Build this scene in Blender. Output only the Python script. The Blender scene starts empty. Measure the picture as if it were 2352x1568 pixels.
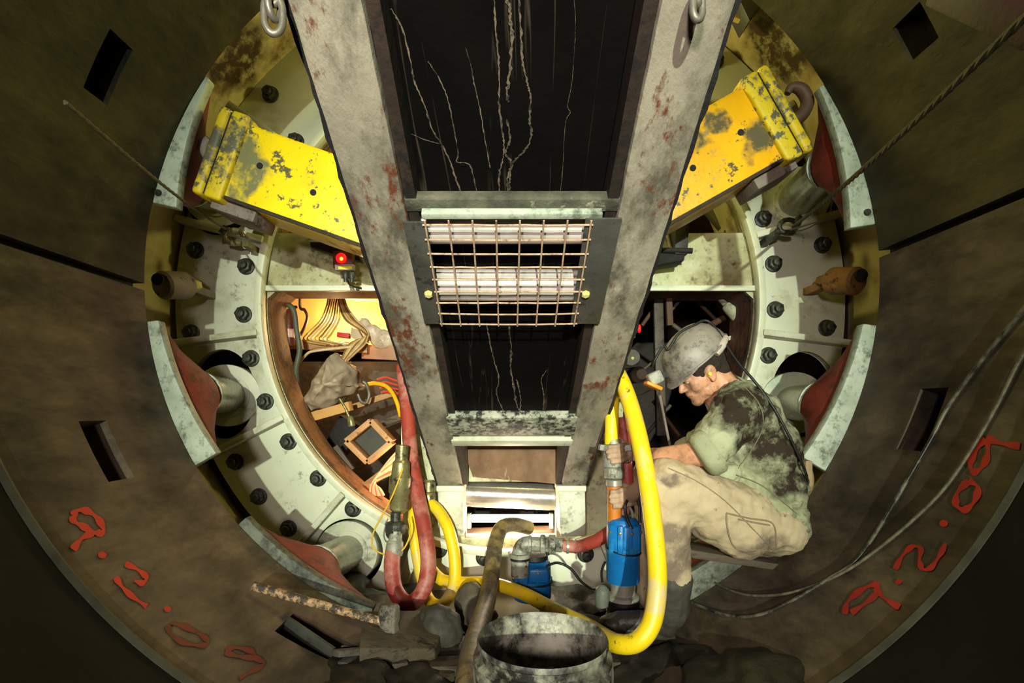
import bpy, bmesh, math, random
from mathutils import Vector, Matrix
random.seed(7)
scene = bpy.context.scene
COL = scene.collection
# ------------------------------------------------------------------ camera
F = 1200.0; CX = 1176.0; VY = 941.0; CAMZ = 0.934
cd = bpy.data.cameras.new('camera'); cam = bpy.data.objects.new('camera', cd); COL.objects.link(cam)
cam.location = (0, 0, CAMZ); cam.rotation_euler = (math.radians(90), 0, 0)
cd.sensor_width = 36; cd.lens = F/2352*36; cd.shift_y = (VY-784)/2352; cd.clip_start = 0.05
scene.camera = cam
# ------------------------------------------------------------------ world, exposure
w = bpy.data.worlds.new('dark_tunnel'); scene.world = w; w.use_nodes = True
w.node_tree.nodes['Background'].inputs[0].default_value = (0.9, 0.85, 0.6, 1)
w.node_tree.nodes['Background'].inputs[1].default_value = 0.001
vs = scene.view_settings; vs.view_transform = 'Standard'; vs.look = 'None'; vs.gamma = 1; vs.use_curve_mapping = False
vs.exposure = 0.0
# ------------------------------------------------------------------ lamps
def lamp(name, kind, loc, energy, color, size=0.1, target=None, angle=60, blend=0.5):
    l = bpy.data.lights.new(name, kind); l.energy = energy; l.color = color
    o = bpy.data.objects.new(name, l); COL.objects.link(o); o.location = loc
    if kind == 'AREA': l.size = size
    else: l.shadow_soft_size = size
    if kind == 'SPOT': l.spot_size = math.radians(angle); l.spot_blend = blend
    if target is not None:
        o.rotation_euler = (Vector(target)-Vector(loc)).to_track_quat('-Z', 'Y').to_euler()
    return o
KEY = lamp('tunnel_floodlight', 'SPOT', (0.35, -7.0, 1.85), 5600, (0.90, 1.0, 0.77), 0.06, (0.02, 2.8, 1.25), 24, 1.0)
FILL = lamp('tunnel_handlamp', 'SPOT', (-0.30, -1.3, 1.25), 300, (1.0, 0.85, 0.78), 0.12, (0.05, 2.8, 1.15), 58, .9)
TOP = lamp('sodium_lamp', 'POINT', (0.10, 2.42, 2.55), 34, (1.0, 0.92, 0.32), 0.10)
TOP2 = lamp('sodium_lamp_front', 'POINT', (0.80, 1.30, 2.12), 1.7, (0.95, 0.95, 0.42), 0.10)
WORK = lamp('hatch_work_lamp', 'POINT', (-1.12, 3.45, 1.52), 30, (1.0, 0.68, 0.30), 0.05)
WORK2 = lamp('hatch_lamp_low', 'POINT', (-0.62, 3.0, 0.62), 8, (1.0, 0.66, 0.36), 0.05)
WORK3 = lamp('chute_lamp', 'POINT', (0.0, 2.80, 0.34), 9, (1.0, 0.78, 0.56), 0.04)
# ------------------------------------------------------------------ colour and materials
def lin(c):
    r = []
    for v in c[:3]:
        v = v/255.0
        r.append(v/12.92 if v <= .04045 else ((v+.055)/1.055)**2.4)
    return (r[0], r[1], r[2], 1)
def mat(name, c1, c2=None, c3=None, scale=6, s2=30, th=.60, soft=.04, rough=.6, metal=0, bump=.25, bscale=None,
        stretch=(1, 1, 1), emit=None, estr=0, rvar=.15, c4=None, th4=.62, s4=3, spots=None, spotcol=None, veins=None, spec=.4, blotch=.5):
    m = bpy.data.materials.new(name); m.use_nodes = True
    nt = m.node_tree; N = nt.nodes; L = nt.links
    b = N['Principled BSDF']
    b.inputs['Roughness'].default_value = rough; b.inputs['Metallic'].default_value = metal
    b.inputs['Specular IOR Level'].default_value = spec
    tc = N.new('ShaderNodeTexCoord'); mp = N.new('ShaderNodeMapping'); mp.inputs['Scale'].default_value = stretch
    L.new(tc.outputs['Object'], mp.inputs['Vector'])
    V = mp.outputs[0]
    def noise(s, d=5, v=None, r=.6, dist=0):
        n = N.new('ShaderNodeTexNoise'); n.inputs['Scale'].default_value = s; n.inputs['Detail'].default_value = d
        n.inputs['Roughness'].default_value = r; n.inputs['Distortion'].default_value = dist
        L.new(v or V, n.inputs['Vector']); return n.outputs['Fac']
    def ramp(f, a, bb):
        r = N.new('ShaderNodeMapRange'); r.inputs[1].default_value = a; r.inputs[2].default_value = bb; r.clamp = True
        L.new(f, r.inputs[0]); return r.outputs[0]
    def mix(f, a, bb):
        x = N.new('ShaderNodeMix'); x.data_type = 'RGBA'
        if hasattr(f, 'links'): L.new(f, x.inputs[0])
        else: x.inputs[0].default_value = f
        for i, q in ((6, a), (7, bb)):
            if hasattr(q, 'links'): L.new(q, x.inputs[i])
            else: x.inputs[i].default_value = q
        return x.outputs[2]
    def math_(op, a, bb=None):
        x = N.new('ShaderNodeMath'); x.operation = op
        for i, q in ((0, a), (1, bb)):
            if q is None: continue
            if hasattr(q, 'links'): L.new(q, x.inputs[i])
            else: x.inputs[i].default_value = q
        return x.outputs[0]
    col = lin(c1)
    n1 = noise(scale, 6)
    if c2: col = mix(ramp(n1, .5-.22*(blotch*2), .5+.22*(blotch*2)), lin(c1), lin(c2))
    if c4:
        col = mix(ramp(noise(s4, 8, r=.68), th4-soft*2, th4+soft*2), col, lin(c4))
    n2 = None
    if c3:
        n2 = noise(s2, 8, r=.7)
        n3 = noise(s2*.23, 3)
        f = math_('ADD', math_('MULTIPLY', n2, .6), math_('MULTIPLY', n3, .4))
        col = mix(ramp(f, th-soft, th+soft), col, lin(c3))
    if veins:
        vc, vs_, vw, vst = veins
        mp2 = N.new('ShaderNodeMapping'); mp2.inputs['Scale'].default_value = vst
        L.new(tc.outputs['Object'], mp2.inputs['Vector'])
        nv = noise(vs_, 4, mp2.outputs[0], .55, .4)
        a = math_('ABSOLUTE', math_('SUBTRACT', nv, .5))
        f = math_('SUBTRACT', 1.0, ramp(a, 0.0, vw))
        g = ramp(noise(3.1, 3), .44, .60)
        col = mix(math_('MULTIPLY', math_('MULTIPLY', f, g), .8), col, lin(vc))
    if spots:
        f = None
        nn = N.new('ShaderNodeTexNoise'); nn.inputs['Scale'].default_value = 11; nn.inputs['Detail'].default_value = 6
        L.new(V, nn.inputs['Vector'])
        dv = N.new('ShaderNodeVectorMath'); dv.operation = 'MULTIPLY_ADD'
        L.new(nn.outputs['Color'], dv.inputs[0]); dv.inputs[1].default_value = (.16, .16, .16); 
        L.new(tc.outputs['Object'], dv.inputs[2])
        for (c, r) in spots:
            d = N.new('ShaderNodeVectorMath'); d.operation = 'DISTANCE'
            L.new(dv.outputs[0], d.inputs[0]); d.inputs[1].default_value = (c[0]+.08, c[1]+.08, c[2]+.08)
            g = ramp(math_('DIVIDE', d.outputs['Value'], r), 1.10, .72)
            f = g if f is None else math_('MAXIMUM', f, g)
        f = math_('MULTIPLY', f, ramp(noise(13, 8, r=.7), .30, .52))
        col = mix(f, col, lin(spotcol))
    if hasattr(col, 'links'): L.new(col, b.inputs['Base Color'])
    else: b.inputs['Base Color'].default_value = col
    rn = ramp(noise(scale*2.3, 4), 0, 1)
    rr = math_('ADD', rough-rvar/2, math_('MULTIPLY', rn, rvar)); L.new(rr, b.inputs['Roughness'])
    if bump:
        bp = N.new('ShaderNodeBump'); bp.inputs['Strength'].default_value = bump; bp.inputs['Distance'].default_value = .01
        h = noise(bscale or scale*4, 7)
        if n2 is not None: h = math_('ADD', h, math_('MULTIPLY', n2, .5))
        L.new(h, bp.inputs['Height']); L.new(bp.outputs[0], b.inputs['Normal'])
    if emit:
        b.inputs['Emission Color'].default_value = lin(emit); b.inputs['Emission Strength'].default_value = estr
    return m
# ------------------------------------------------------------------ pixel helpers: where a sight line meets a real plane or the tunnel wall
AXZ = 1.45; R1 = 1.45; D0 = 1.321; D1 = 2.06; D2 = 2.80; RS = 1.84
def P(x, y, Y): return Vector(((x-CX)/F*Y, Y, CAMZ-(y-VY)/F*Y))
def CY(x, y, r=R1-.004):
    u = (x-CX)/F; v = -(y-VY)/F; dz = CAMZ-AXZ
    a = u*u+v*v; b = 2*v*dz; c = dz*dz-r*r
    Y = (-b+math.sqrt(b*b-4*a*c))/(2*a)
    return Vector((u*Y, Y, CAMZ+v*Y))
# ------------------------------------------------------------------ mesh building
class MB:
    def __init__(s): s.v = []; s.f = []
    def add(s, vs, fs):
        n = len(s.v); s.v += [Vector(q) for q in vs]; s.f += [[n+i for i in f] for f in fs]; return s
    def box(s, c, sz, R=None):
        R = R or Matrix.Identity(3); c = Vector(c)
        vs = [c+R@Vector((x*sz[0]/2, y*sz[1]/2, z*sz[2]/2)) for x in (-1, 1) for y in (-1, 1) for z in (-1, 1)]
        return s.add(vs, [[0, 1, 3, 2], [4, 6, 7, 5], [0, 4, 5, 1], [2, 3, 7, 6], [0, 2, 6, 4], [1, 5, 7, 3]])
    def beam(s, a, b, w, h, up=(0, 1, 0)):
        a = Vector(a); b = Vector(b); d = (b-a).normalized(); up = Vector(up); sx = d.cross(up).normalized(); u = sx.cross(d)
        vs = [p+sx*i*w/2+u*j*h/2 for p in (a, b) for i, j in ((-1, -1), (1, -1), (1, 1), (-1, 1))]
        return s.add(vs, [[3, 2, 1, 0], [4, 5, 6, 7], [0, 1, 5, 4], [1, 2, 6, 5], [2, 3, 7, 6], [3, 0, 4, 7]])
    def ring(s, pts, radii, n=16, cap=True, closed=False, sq=1.0):
        pts = [Vector(p) for p in pts]; m = len(pts); base = len(s.v); up = None; vs = []; fs = []
        for i, p in enumerate(pts):
            t = (pts[min(i+1, m-1)]-pts[max(i-1, 0)])
            if t.length < 1e-9: t = Vector((0, 0, 1))
            t.normalize()
            if up is None:
                up = Vector((0, 0, 1)) if abs(t.z) < .9 else Vector((1, 0, 0))
            up = (up-t*up.dot(t)).normalized(); sd = t.cross(up)
            r = radii[i] if hasattr(radii, '__len__') else radii
            for k in range(n):
                a = 2*math.pi*k/n; vs.append(p+(up*math.cos(a)+sd*math.sin(a))*r)
        for i in range(m-1):
            for k in range(n):
                fs.append([i*n+k, i*n+(k+1) % n, (i+1)*n+(k+1) % n, (i+1)*n+k])
        if cap: fs.append(list(range(n))[::-1]); fs.append([(m-1)*n+k for k in range(n)])
        return s.add(vs, [f[::-1] for f in fs])
    def cyl(s, a, b, r, r2=None, n=24): return s.ring([a, b], [r, r if r2 is None else r2], n)
    def lathe(s, prof, o, ax, n=32):
        o = Vector(o); ax = Vector(ax).normalized()
        return s.ring_exact(o, ax, prof, n)
    def ring_exact(s, o, ax, prof, n):
        up = Vector((0, 0, 1)) if abs(ax.z) < .9 else Vector((1, 0, 0))
        up = (up-ax*up.dot(ax)).normalized(); sd = ax.cross(up); vs = []; fs = []
        for (r, h) in prof:
            for k in range(n):
                a = 2*math.pi*k/n; vs.append(o+ax*h+(up*math.cos(a)+sd*math.sin(a))*max(r, 1e-5))
        m = len(prof)
        for i in range(m-1):
            for k in range(n): fs.append([(i+1)*n+k, (i+1)*n+(k+1) % n, i*n+(k+1) % n, i*n+k])
        if prof[0][0] > 1e-4: fs.append(list(range(n)))
        if prof[-1][0] > 1e-4: fs.append([(m-1)*n+k for k in range(n)][::-1])
        return s.add(vs, fs)
    def ball(s, c, r, R=None, n=16):
        c = Vector(c); R = R or Matrix.Identity(3)
        if not hasattr(r, '__len__'): r = (r, r, r)
        vs = []; fs = []
        for i in range(n//2+1):
            ph = math.pi*i/(n//2)
            for k in range(n):
                a = 2*math.pi*k/n
                vs.append(c+R@Vector((r[0]*max(math.sin(ph), 1e-4)*math.cos(a), r[1]*max(math.sin(ph), 1e-4)*math.sin(a), r[2]*math.cos(ph))))
        for i in range(n//2):
            for k in range(n): fs.append([i*n+k, (i+1)*n+k, (i+1)*n+(k+1) % n, i*n+(k+1) % n])
        return s.add(vs, fs)
    def cap(s, a, b, ra, rb, n=14):      # tapered capsule
        a = Vector(a); b = Vector(b); s.ball(a, ra, n=n); s.ball(b, rb, n=n)
        return s.ring([a, b], [ra, rb], n)
    def prism(s, poly, off):             # poly: 3D outline, off: vector
        off = Vector(off); n = len(poly); vs = [Vector(p) for p in poly]+[Vector(p)+off for p in poly]
        fs = [list(range(n))[::-1], [n+i for i in range(n)]]+[[i, (i+1) % n, n+(i+1) % n, n+i] for i in range(n)]
        return s.add(vs, fs)
    def build(s, name, m, parent=None, smooth=True, bevel=0, seg=2, mods=None):
        me = bpy.data.meshes.new(name); me.from_pydata([tuple(v) for v in s.v], [], s.f); me.update()
        bm = bmesh.new(); bm.from_mesh(me); bmesh.ops.recalc_face_normals(bm, faces=bm.faces); bm.to_mesh(me); bm.free()
        return finish(name, me, m, parent, smooth, bevel, seg, mods)
def finish(name, me, m, parent=None, smooth=True, bevel=0, seg=2, mods=None):
    o = bpy.data.objects.new(name, me); COL.objects.link(o)
    if m: me.materials.append(m)
    if bevel:
        b = o.modifiers.new('bevel', 'BEVEL'); b.width = bevel; b.segments = seg; b.limit_method = 'ANGLE'; b.angle_limit = math.radians(35)
    if mods: mods(o)
    if bevel or mods:
        dg = bpy.context.evaluated_depsgraph_get(); me2 = bpy.data.meshes.new_from_object(o.evaluated_get(dg))
        o.modifiers.clear(); o.data = me2; me = me2
    if smooth:
        me.polygons.foreach_set('use_smooth', [True]*len(me.polygons))
        try: me.set_sharp_from_angle(angle=math.radians(38))
        except Exception: pass
    if parent is not None: attach(o, parent)
    return o
def attach(o, parent):
    o.parent = parent
    T = Matrix.Translation(parent.location); q = parent.parent
    if q is not None: T = Matrix.Translation(parent['_w'])  if '_w' in parent else T
    o.matrix_parent_inverse = parent_world(parent).inverted()
def parent_world(p):
    return (parent_world(p.parent) @ p.matrix_parent_inverse if p.parent else Matrix.Identity(4)) @ Matrix.Translation(p.location)
def tag(o, label, cat, group=None, kind=None):
    if label: o['label'] = label
    if cat: o['category'] = cat
    if group: o['group'] = group
    if kind: o['kind'] = kind
    return o
def thing(name, label, cat, loc, group=None):
    o = bpy.data.objects.new(name, None); COL.objects.link(o); o.location = loc; o.empty_display_size = .05
    return tag(o, label, cat, group)
def struct(o): o['kind'] = 'structure'; return o
def smooth_path(pts, k=8):
    pts = [Vector(p) for p in pts]; out = []; n = len(pts)
    for i in range(n-1):
        p0 = pts[max(i-1, 0)]; p1 = pts[i]; p2 = pts[i+1]; p3 = pts[min(i+2, n-1)]
        for j in range(k):
            t = j/k
            out.append(.5*((2*p1)+(-p0+p2)*t+(2*p0-5*p1+4*p2-p3)*t*t+(-p0+3*p1-3*p2+p3)*t**3))
    out.append(pts[-1]); return out
def tube(name, pts, r, m, parent=None, k=8, n=14):
    b = MB(); b.ring(smooth_path(pts, k), r, n); return b.build(name, m, parent)
def plate(name, outer, holes, Y, th, m, parent=None, bevel=.004):
    """flat steel plate in the XZ plane at depth Y (front face), th thick going back; outlines are (x,z) lists"""
    c = bpy.data.curves.new(name, 'CURVE'); c.dimensions = '2D'; c.fill_mode = 'BOTH'
    for poly in [outer]+list(holes):
        sp = c.splines.new('POLY'); sp.points.add(len(poly)-1); sp.use_cyclic_u = True
        for i, q in enumerate(poly): sp.points[i].co = (q[0], q[1], 0, 1)
    c.extrude = th/2-bevel; c.bevel_depth = bevel; c.bevel_resolution = 1; c.offset = -bevel
    t = bpy.data.objects.new('tmp', c); COL.objects.link(t)
    me = bpy.data.meshes.new_from_object(t.evaluated_get(bpy.context.evaluated_depsgraph_get()))
    bpy.data.objects.remove(t)
    me.materials.clear()
    bm = bmesh.new(); bm.from_mesh(me)
    for v in bm.verts: x, y, z = v.co; v.co = (x, Y+th/2-z, y)
    bmesh.ops.remove_doubles(bm, verts=bm.verts, dist=1e-5)
    bmesh.ops.recalc_face_normals(bm, faces=bm.faces); bm.to_mesh(me); bm.free()
    me.name = name
    return finish(name, me, m, parent)
def XZ(px, py, Y): q = P(px, py, Y); return (q.x, q.z)
def pol(cx, cy, r, deg, Y): return XZ(cx+r*math.cos(math.radians(deg)), cy+r*math.sin(math.radians(deg)), Y)   # deg clockwise from image right
def circ(cx, cy, rx, ry, Y, n=40, rot=0):
    a = math.radians(rot)
    return [XZ(cx+rx*math.cos(t)*math.cos(a)-ry*math.sin(t)*math.sin(a), cy+rx*math.cos(t)*math.sin(a)+ry*math.sin(t)*math.cos(a), Y) for t in [2*math.pi*i/n for i in range(n)]]
# ------------------------------------------------------------------ materials
M_white = mat('greenish_white_paint', (206, 208, 186), (188, 192, 168), (92, 88, 62), 3, 40, .635, .05, rough=.45, c4=(150, 146, 108), th4=.66, s4=5, bump=.12)
M_white2 = mat('pale_plate_paint', (200, 202, 182), (176, 178, 158), (84, 80, 62), 4, 26, .61, .06, rough=.5, c4=(142, 136, 100), th4=.60, s4=4, bump=.18)
M_cross = mat('mottled_white_paint', (196, 200, 170), (160, 158, 122), (88, 74, 52), 5, 30, .58, .07, rough=.5, c4=(138, 126, 84), th4=.56, s4=4, bump=.2)
M_lining = mat('dark_lining_steel', (84, 73, 64), (36, 32, 28), (26, 23, 21), 3.0, 9, .54, .12, rough=.62, bump=.25, bscale=40, stretch=(1, .45, 1), c4=(134, 116, 94), th4=.55, s4=6, spec=.25)
M_liningup = mat('olive_lining_steel', (62, 57, 42), (34, 32, 26), (18, 18, 15), 2.0, 8, .55, .12, rough=.6, bump=.25, bscale=40, stretch=(1, .5, 1), c4=(88, 80, 52), th4=.60, s4=3, spec=.2)
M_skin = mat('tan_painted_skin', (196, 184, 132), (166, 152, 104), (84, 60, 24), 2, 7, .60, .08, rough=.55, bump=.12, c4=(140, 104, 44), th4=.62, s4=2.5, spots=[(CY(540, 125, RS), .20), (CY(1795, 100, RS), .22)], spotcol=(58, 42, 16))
M_rust = mat('rusty_orange_reveal', (160, 116, 78), (120, 84, 54), (66, 48, 34), 7, 30, .58, .08, rough=.75, bump=.4)
M_rustd = mat('dark_rusty_reveal', (112, 76, 56), (82, 54, 40), (50, 34, 26), 7, 30, .56, .08, rough=.75, bump=.4)
M_bolt = mat('oily_bolt_steel', (66, 68, 58), (42, 44, 38), (28, 28, 24), 30, 60, .55, rough=.4, metal=.3, bump=.2)
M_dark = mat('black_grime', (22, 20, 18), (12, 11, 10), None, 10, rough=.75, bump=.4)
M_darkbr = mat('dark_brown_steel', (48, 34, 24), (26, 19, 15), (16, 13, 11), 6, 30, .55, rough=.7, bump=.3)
M_beam = mat('worn_conveyor_paint', (158, 150, 132), (118, 112, 98), (92, 50, 30), 5, 34, .585, .035, rough=.6, bump=.5, bscale=26, c4=(84, 80, 68), th4=.56, s4=7, stretch=(1, .5, .5))
M_belt = mat('black_rubber_belt', (11, 8, 7), (5, 4, 4), None, 6, rough=.85, bump=.3, spec=.06, veins=((60, 54, 44), 1.0, .010, (9, .5, .5)))
M_yel = mat('chipped_yellow_paint', (236, 208, 10), (222, 190, 8), (88, 84, 62), 4, 30, .575, .015, rough=.42, bump=.25, c4=(104, 100, 74), th4=.61, s4=9, spots=[(P(548, 352, 2.12), .10), (P(570, 400, 2.12), .09), (P(545, 430, 2.12), .07)], spotcol=(116, 114, 78))
M_yel2 = mat('chipped_amber_paint', (232, 176, 12), (214, 152, 10), (86, 78, 58), 4, 30, .575, .015, rough=.42, bump=.25, c4=(150, 130, 92), th4=.62, s4=8, spots=[(P(1575, 320, 2.12), .08), (P(1740, 320, 2.12), .08), (P(1640, 270, 2.12), .05)], spotcol=(92, 84, 60))
M_yelcap = mat('worn_yellow_cap', (214, 188, 18), (190, 160, 20), (84, 84, 68), 5, 22, .53, .02, rough=.5, bump=.3, c4=(92, 90, 70), th4=.54, s4=5)
M_gland = mat('gland_paint', (186, 188, 164), (160, 162, 140), (96, 98, 76), 6, 26, .60, .06, rough=.45, bump=.1, c4=(110, 150, 118), th4=.62, s4=5)
M_rod = mat('chromed_rod', (150, 150, 132), (120, 120, 104), None, 10, rough=.28, metal=.75, bump=.05)
M_red = mat('dull_red_paint', (132, 46, 34), (104, 44, 32), (70, 36, 24), 6, 30, .57, .06, rough=.6, bump=.3)
M_shoe = mat('scuffed_shoe_paint', (184, 192, 176), (142, 152, 134), (84, 90, 78), 9, 40, .57, .07, rough=.5, bump=.3)
M_shoed = mat('muddy_shoe_paint', (128, 134, 118), (66, 68, 58), (40, 40, 34), 9, 40, .54, .08, rough=.6, bump=.4)
M_steel = mat('bare_steel', (120, 114, 102), (84, 80, 72), (60, 48, 38), 9, 40, .60, .05, rough=.42, metal=.4, bump=.2)
M_mesh = mat('dusty_wire', (186, 160, 132), (140, 112, 88), (84, 54, 36), 30, 80, .58, rough=.6, bump=.2)
M_flat = mat('grimy_flat_bar', (78, 78, 72), (54, 54, 50), (36, 34, 30), 7, 30, .57, rough=.5, metal=.2, bump=.3)
M_roll = mat('white_idler', (196, 186, 180), (150, 142, 138), None, 8, rough=.45, bump=.1)
M_mud = mat('wet_mud', (40, 36, 28), (24, 22, 18), (60, 54, 42), 6, 20, .62, .1, rough=.45, bump=.8, bscale=14)
M_water = mat('muddy_water', (110, 108, 92), (84, 82, 70), None, 2, rough=.12, bump=.05)
M_rope = mat('wire_rope', (92, 82, 62), (52, 46, 36), None, 60, rough=.6, bump=.6)
M_lug = mat('grey_lug', (136, 122, 112), (98, 88, 80), (44, 40, 36), 8, 30, .58, rough=.6, bump=.2)
M_luglt = mat('yellow_nut', (190, 180, 110), None, None, 8, rough=.5, bump=.1)
M_lugr = mat('rusty_lug', (132, 92, 42), (98, 64, 30), (52, 34, 20), 9, 30, .56, rough=.7, bump=.4)
# ------------------------------------------------------------------ tunnel lining (the setting)
def th_of(p): return math.atan2(p.z-AXZ, p.x)     # angle about the tunnel axis
def cylpt(r, th, Y): return Vector((r*math.cos(th), Y, AXZ+r*math.sin(th)))
def lining(name, t0, t1, y0, y1, r, m, pockets=(), thick=.16):
    ths = set([t0, t1]); n = max(2, int((t1-t0)/math.radians(2.5)))
    for i in range(1, n): ths.add(t0+(t1-t0)*i/n)
    ys = set([y0, y1])
    for i in range(1, 12): ys.add(y0+(y1-y0)*i/12)
    for (a, b, c, d, dep) in pockets:
        for q in (a, b):
            ths = {x for x in ths if abs(x-q) > .012 or x in (t0, t1)}; ths.add(q)
        for q in (c, d):
            ys = {x for x in ys if abs(x-q) > .02 or x in (y0, y1)}; ys.add(q)
    ths = sorted(ths); ys = sorted(ys); b = MB()
    def inp(i, j):
        if i < 0 or j < 0 or i >= len(ths)-1 or j >= len(ys)-1: return 0
        tm = (ths[i]+ths[i+1])/2; ym = (ys[j]+ys[j+1])/2
        for (a, bb, c, d, dep) in pockets:
            if a < tm < bb and c < ym < d: return dep
        return 0
    for i in range(len(ths)-1):
        for j in range(len(ys)-1):
            dep = inp(i, j); rr = r+dep
            q = [cylpt(rr, ths[i], ys[j]), cylpt(rr, ths[i+1], ys[j]), cylpt(rr, ths[i+1], ys[j+1]), cylpt(rr, ths[i], ys[j+1])]
            b.add(q, [[0, 1, 2, 3]])
            for (di, dj, e0, e1) in ((-1, 0, (i, j), (i, j+1)), (1, 0, (i+1, j), (i+1, j+1)), (0, -1, (i, j), (i+1, j)), (0, 1, (i, j+1), (i+1, j+1))):
                o = inp(i+di, j+dj)
                if dep > o:
                    b.add([cylpt(rr, ths[e0[0]], ys[e0[1]]), cylpt(rr, ths[e1[0]], ys[e1[1]]), cylpt(r+o, ths[e1[0]], ys[e1[1]]), cylpt(r+o, ths[e0[0]], ys[e0[1]])], [[0, 1, 2, 3]])
    # outer skin and end faces
    R = r+thick
    for i in range(len(ths)-1):
        b.add([cylpt(R, ths[i], y0), cylpt(R, ths[i+1], y0), cylpt(R, ths[i+1], y1), cylpt(R, ths[i], y1)], [[0, 3, 2, 1]])
        for yy in (y0, y1):
            b.add([cylpt(r, ths[i], yy), cylpt(r, ths[i+1], yy), cylpt(R, ths[i+1], yy), cylpt(R, ths[i], yy)], [[0, 1, 2, 3]])
    for tt in (t0, t1):
        b.add([cylpt(r, tt, y0), cylpt(r, tt, y1), cylpt(R, tt, y1), cylpt(R, tt, y0)], [[0, 1, 2, 3]])
    me = bpy.data.meshes.new(name); me.from_pydata([tuple(v) for v in b.v], [], b.f)
    bm = bmesh.new(); bm.from_mesh(me); bmesh.ops.remove_doubles(bm, verts=bm.verts, dist=1e-5); bmesh.ops.recalc_face_normals(bm, faces=bm.faces); bm.to_mesh(me); bm.free()
    return struct(finish(name, me, m))
def pocket(px0, py0, px1, py1, pyc0, pyc1, dep=.10):
    """pocket between the wall points of two pixels (angular ends) and two more (depth ends)"""
    a, b = sorted((th_of(CY(px0, py0)), th_of(CY(px1, py1))))
    c, d = sorted((CY(*pyc0).y, CY(*pyc1).y))
    return (a, b, c, d, dep)
tl = th_of(CY(165, 602)); tr = th_of(CY(2190, 510))
tl = tl if tl > 0 else tl+2*math.pi
print('seams', math.degrees(tl), math.degrees(tr))
GAP = math.radians(.55)
pk_ll = pocket(215, 965, 290, 1098, (222, 1050), (272, 1020)); pk_rr = pocket(2140, 890, 2085, 1032, (2150, 960), (2085, 965))
pk_bl = pocket(655, 1425, 800, 1520, (690, 1480), (745, 1445)); pk_br = pocket(1722, 1400, 1780, 1395, (1745, 1425), (1725, 1385))
pk_ul = pocket(285, 95, 225, 225, (215, 150), (285, 160)); pk_ur = pocket(2075, 40, 2145, 95, (2140, 60), (2060, 90))
def norm(p, lo):
    a, b, c, d, e = p
    while a < lo: a += 2*math.pi; b += 2*math.pi
    return (a, b, c, d, e)
T0 = tl-2*math.pi   # left seam as a negative angle (about -180)
tb0 = math.radians(-128); tb1 = math.radians(-52)
lining('wall_left', T0+GAP, tb0, D0, D1, R1, M_lining, [pk_ll])
lining('floor', tb0, tb1, D0, D1, R1, M_lining, [pk_bl])
lining('wall_right', tb1, tr-GAP, D0, D1, R1, M_lining, [pk_rr])
lining('ceiling', tr+GAP, tl-GAP, D0, D1, R1, M_liningup, [norm(pk_ul, 0), norm(pk_ur, 0)])
M_near = mat('vignette_near_ring', (34, 31, 27), (20, 18, 16), (14, 13, 12), 2.2, 9, .54, .12, rough=.75, bump=.25, bscale=40, spec=.15)  # near ring coloured dark to stand in for lens vignette
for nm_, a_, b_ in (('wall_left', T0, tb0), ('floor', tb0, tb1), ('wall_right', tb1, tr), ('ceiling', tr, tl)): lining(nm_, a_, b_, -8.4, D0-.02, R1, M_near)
b = MB()
for rr, y in ():
    pass
M_bead = mat('pale_joint_strip', (78, 74, 60), (44, 42, 34), None, 8, rough=.6, bump=.3)
n = 120
ring = [[cylpt(r, 2*math.pi*i/n, y) for i in range(n)] for r, y in ((R1-.004, D0-.022), (R1-.012, D0-.010), (R1-.004, D0+.004), (R1+.02, D0+.004), (R1+.02, D0-.022))]
vs = [q for rg in ring for q in rg]; fs = []
for i in range(5):
    for k in range(n): fs.append([i*n+k, i*n+(k+1) % n, ((i+1) % 5)*n+(k+1) % n, ((i+1) % 5)*n+k])
b.add(vs, fs); struct(b.build('trim_1', M_bead))
# dark seam fillers behind the joint gaps
b = MB()
for t in (tl, tr):
    b.add([cylpt(R1+.045, t-.99*GAP, D0), cylpt(R1+.045, t+.99*GAP, D0), cylpt(R1+.045, t+.99*GAP, D1), cylpt(R1+.045, t-.99*GAP, D1), cylpt(R1+.155, t-.99*GAP, D0), cylpt(R1+.155, t+.99*GAP, D0), cylpt(R1+.155, t+.99*GAP, D1), cylpt(R1+.155, t-.99*GAP, D1)], [[0, 1, 2, 3], [4, 7, 6, 5], [0, 4, 5, 1], [2, 6, 7, 3], [1, 5, 6, 2], [3, 7, 4, 0]])
struct(b.build('trim_2', M_dark))
# shield skin and far closing wall
b = MB(); n = 96
prof = [(RS, D1+.01), (RS, 4.6), (RS+.05, 4.6), (RS+.05, D1+.01)]
vs = [cylpt(r, 2*math.pi*i/n, y) for r, y in prof for i in range(n)]; fs = []
for i in range(4):
    for k in range(n): fs.append([i*n+k, i*n+(k+1) % n, ((i+1) % 4)*n+(k+1) % n, ((i+1) % 4)*n+k])
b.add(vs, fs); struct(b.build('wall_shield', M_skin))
b = MB(); b.add([cylpt(RS, 2*math.pi*i/n, 4.58) for i in range(n)]+[cylpt(RS, 2*math.pi*i/n, 4.64) for i in range(n)], [list(range(n))[::-1], [n+i for i in range(n)]])
struct(b.build('wall_far', M_darkbr))
b = MB(); b.add([cylpt(R1, 2*math.pi*i/n, -8.42) for i in range(n)]+[cylpt(R1, 2*math.pi*i/n, -8.46) for i in range(n)], [list(range(n))[::-1], [n+i for i in range(n)]])
struct(b.build('wall_back', M_dark))
# ------------------------------------------------------------------ bulkhead
BX, BY = 1172, 697
bulk = thing('shield_bulkhead', 'greenish white bolted steel bulkhead ring of the shield machine filling the tunnel end', 'machine', (0, D2, AXZ))
def sector(a0, a1, r0, r1, Y=D2, n=24):
    o = [pol(BX, BY, r1, a0+(a1-a0)*i/n, Y) for i in range(n+1)]
    i_ = [pol(BX, BY, r0, a1-(a1-a0)*i/n, Y) for i in range(n+1)]
    return o+i_
RI, RO = 570, 770
def wrap(a): return a
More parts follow.
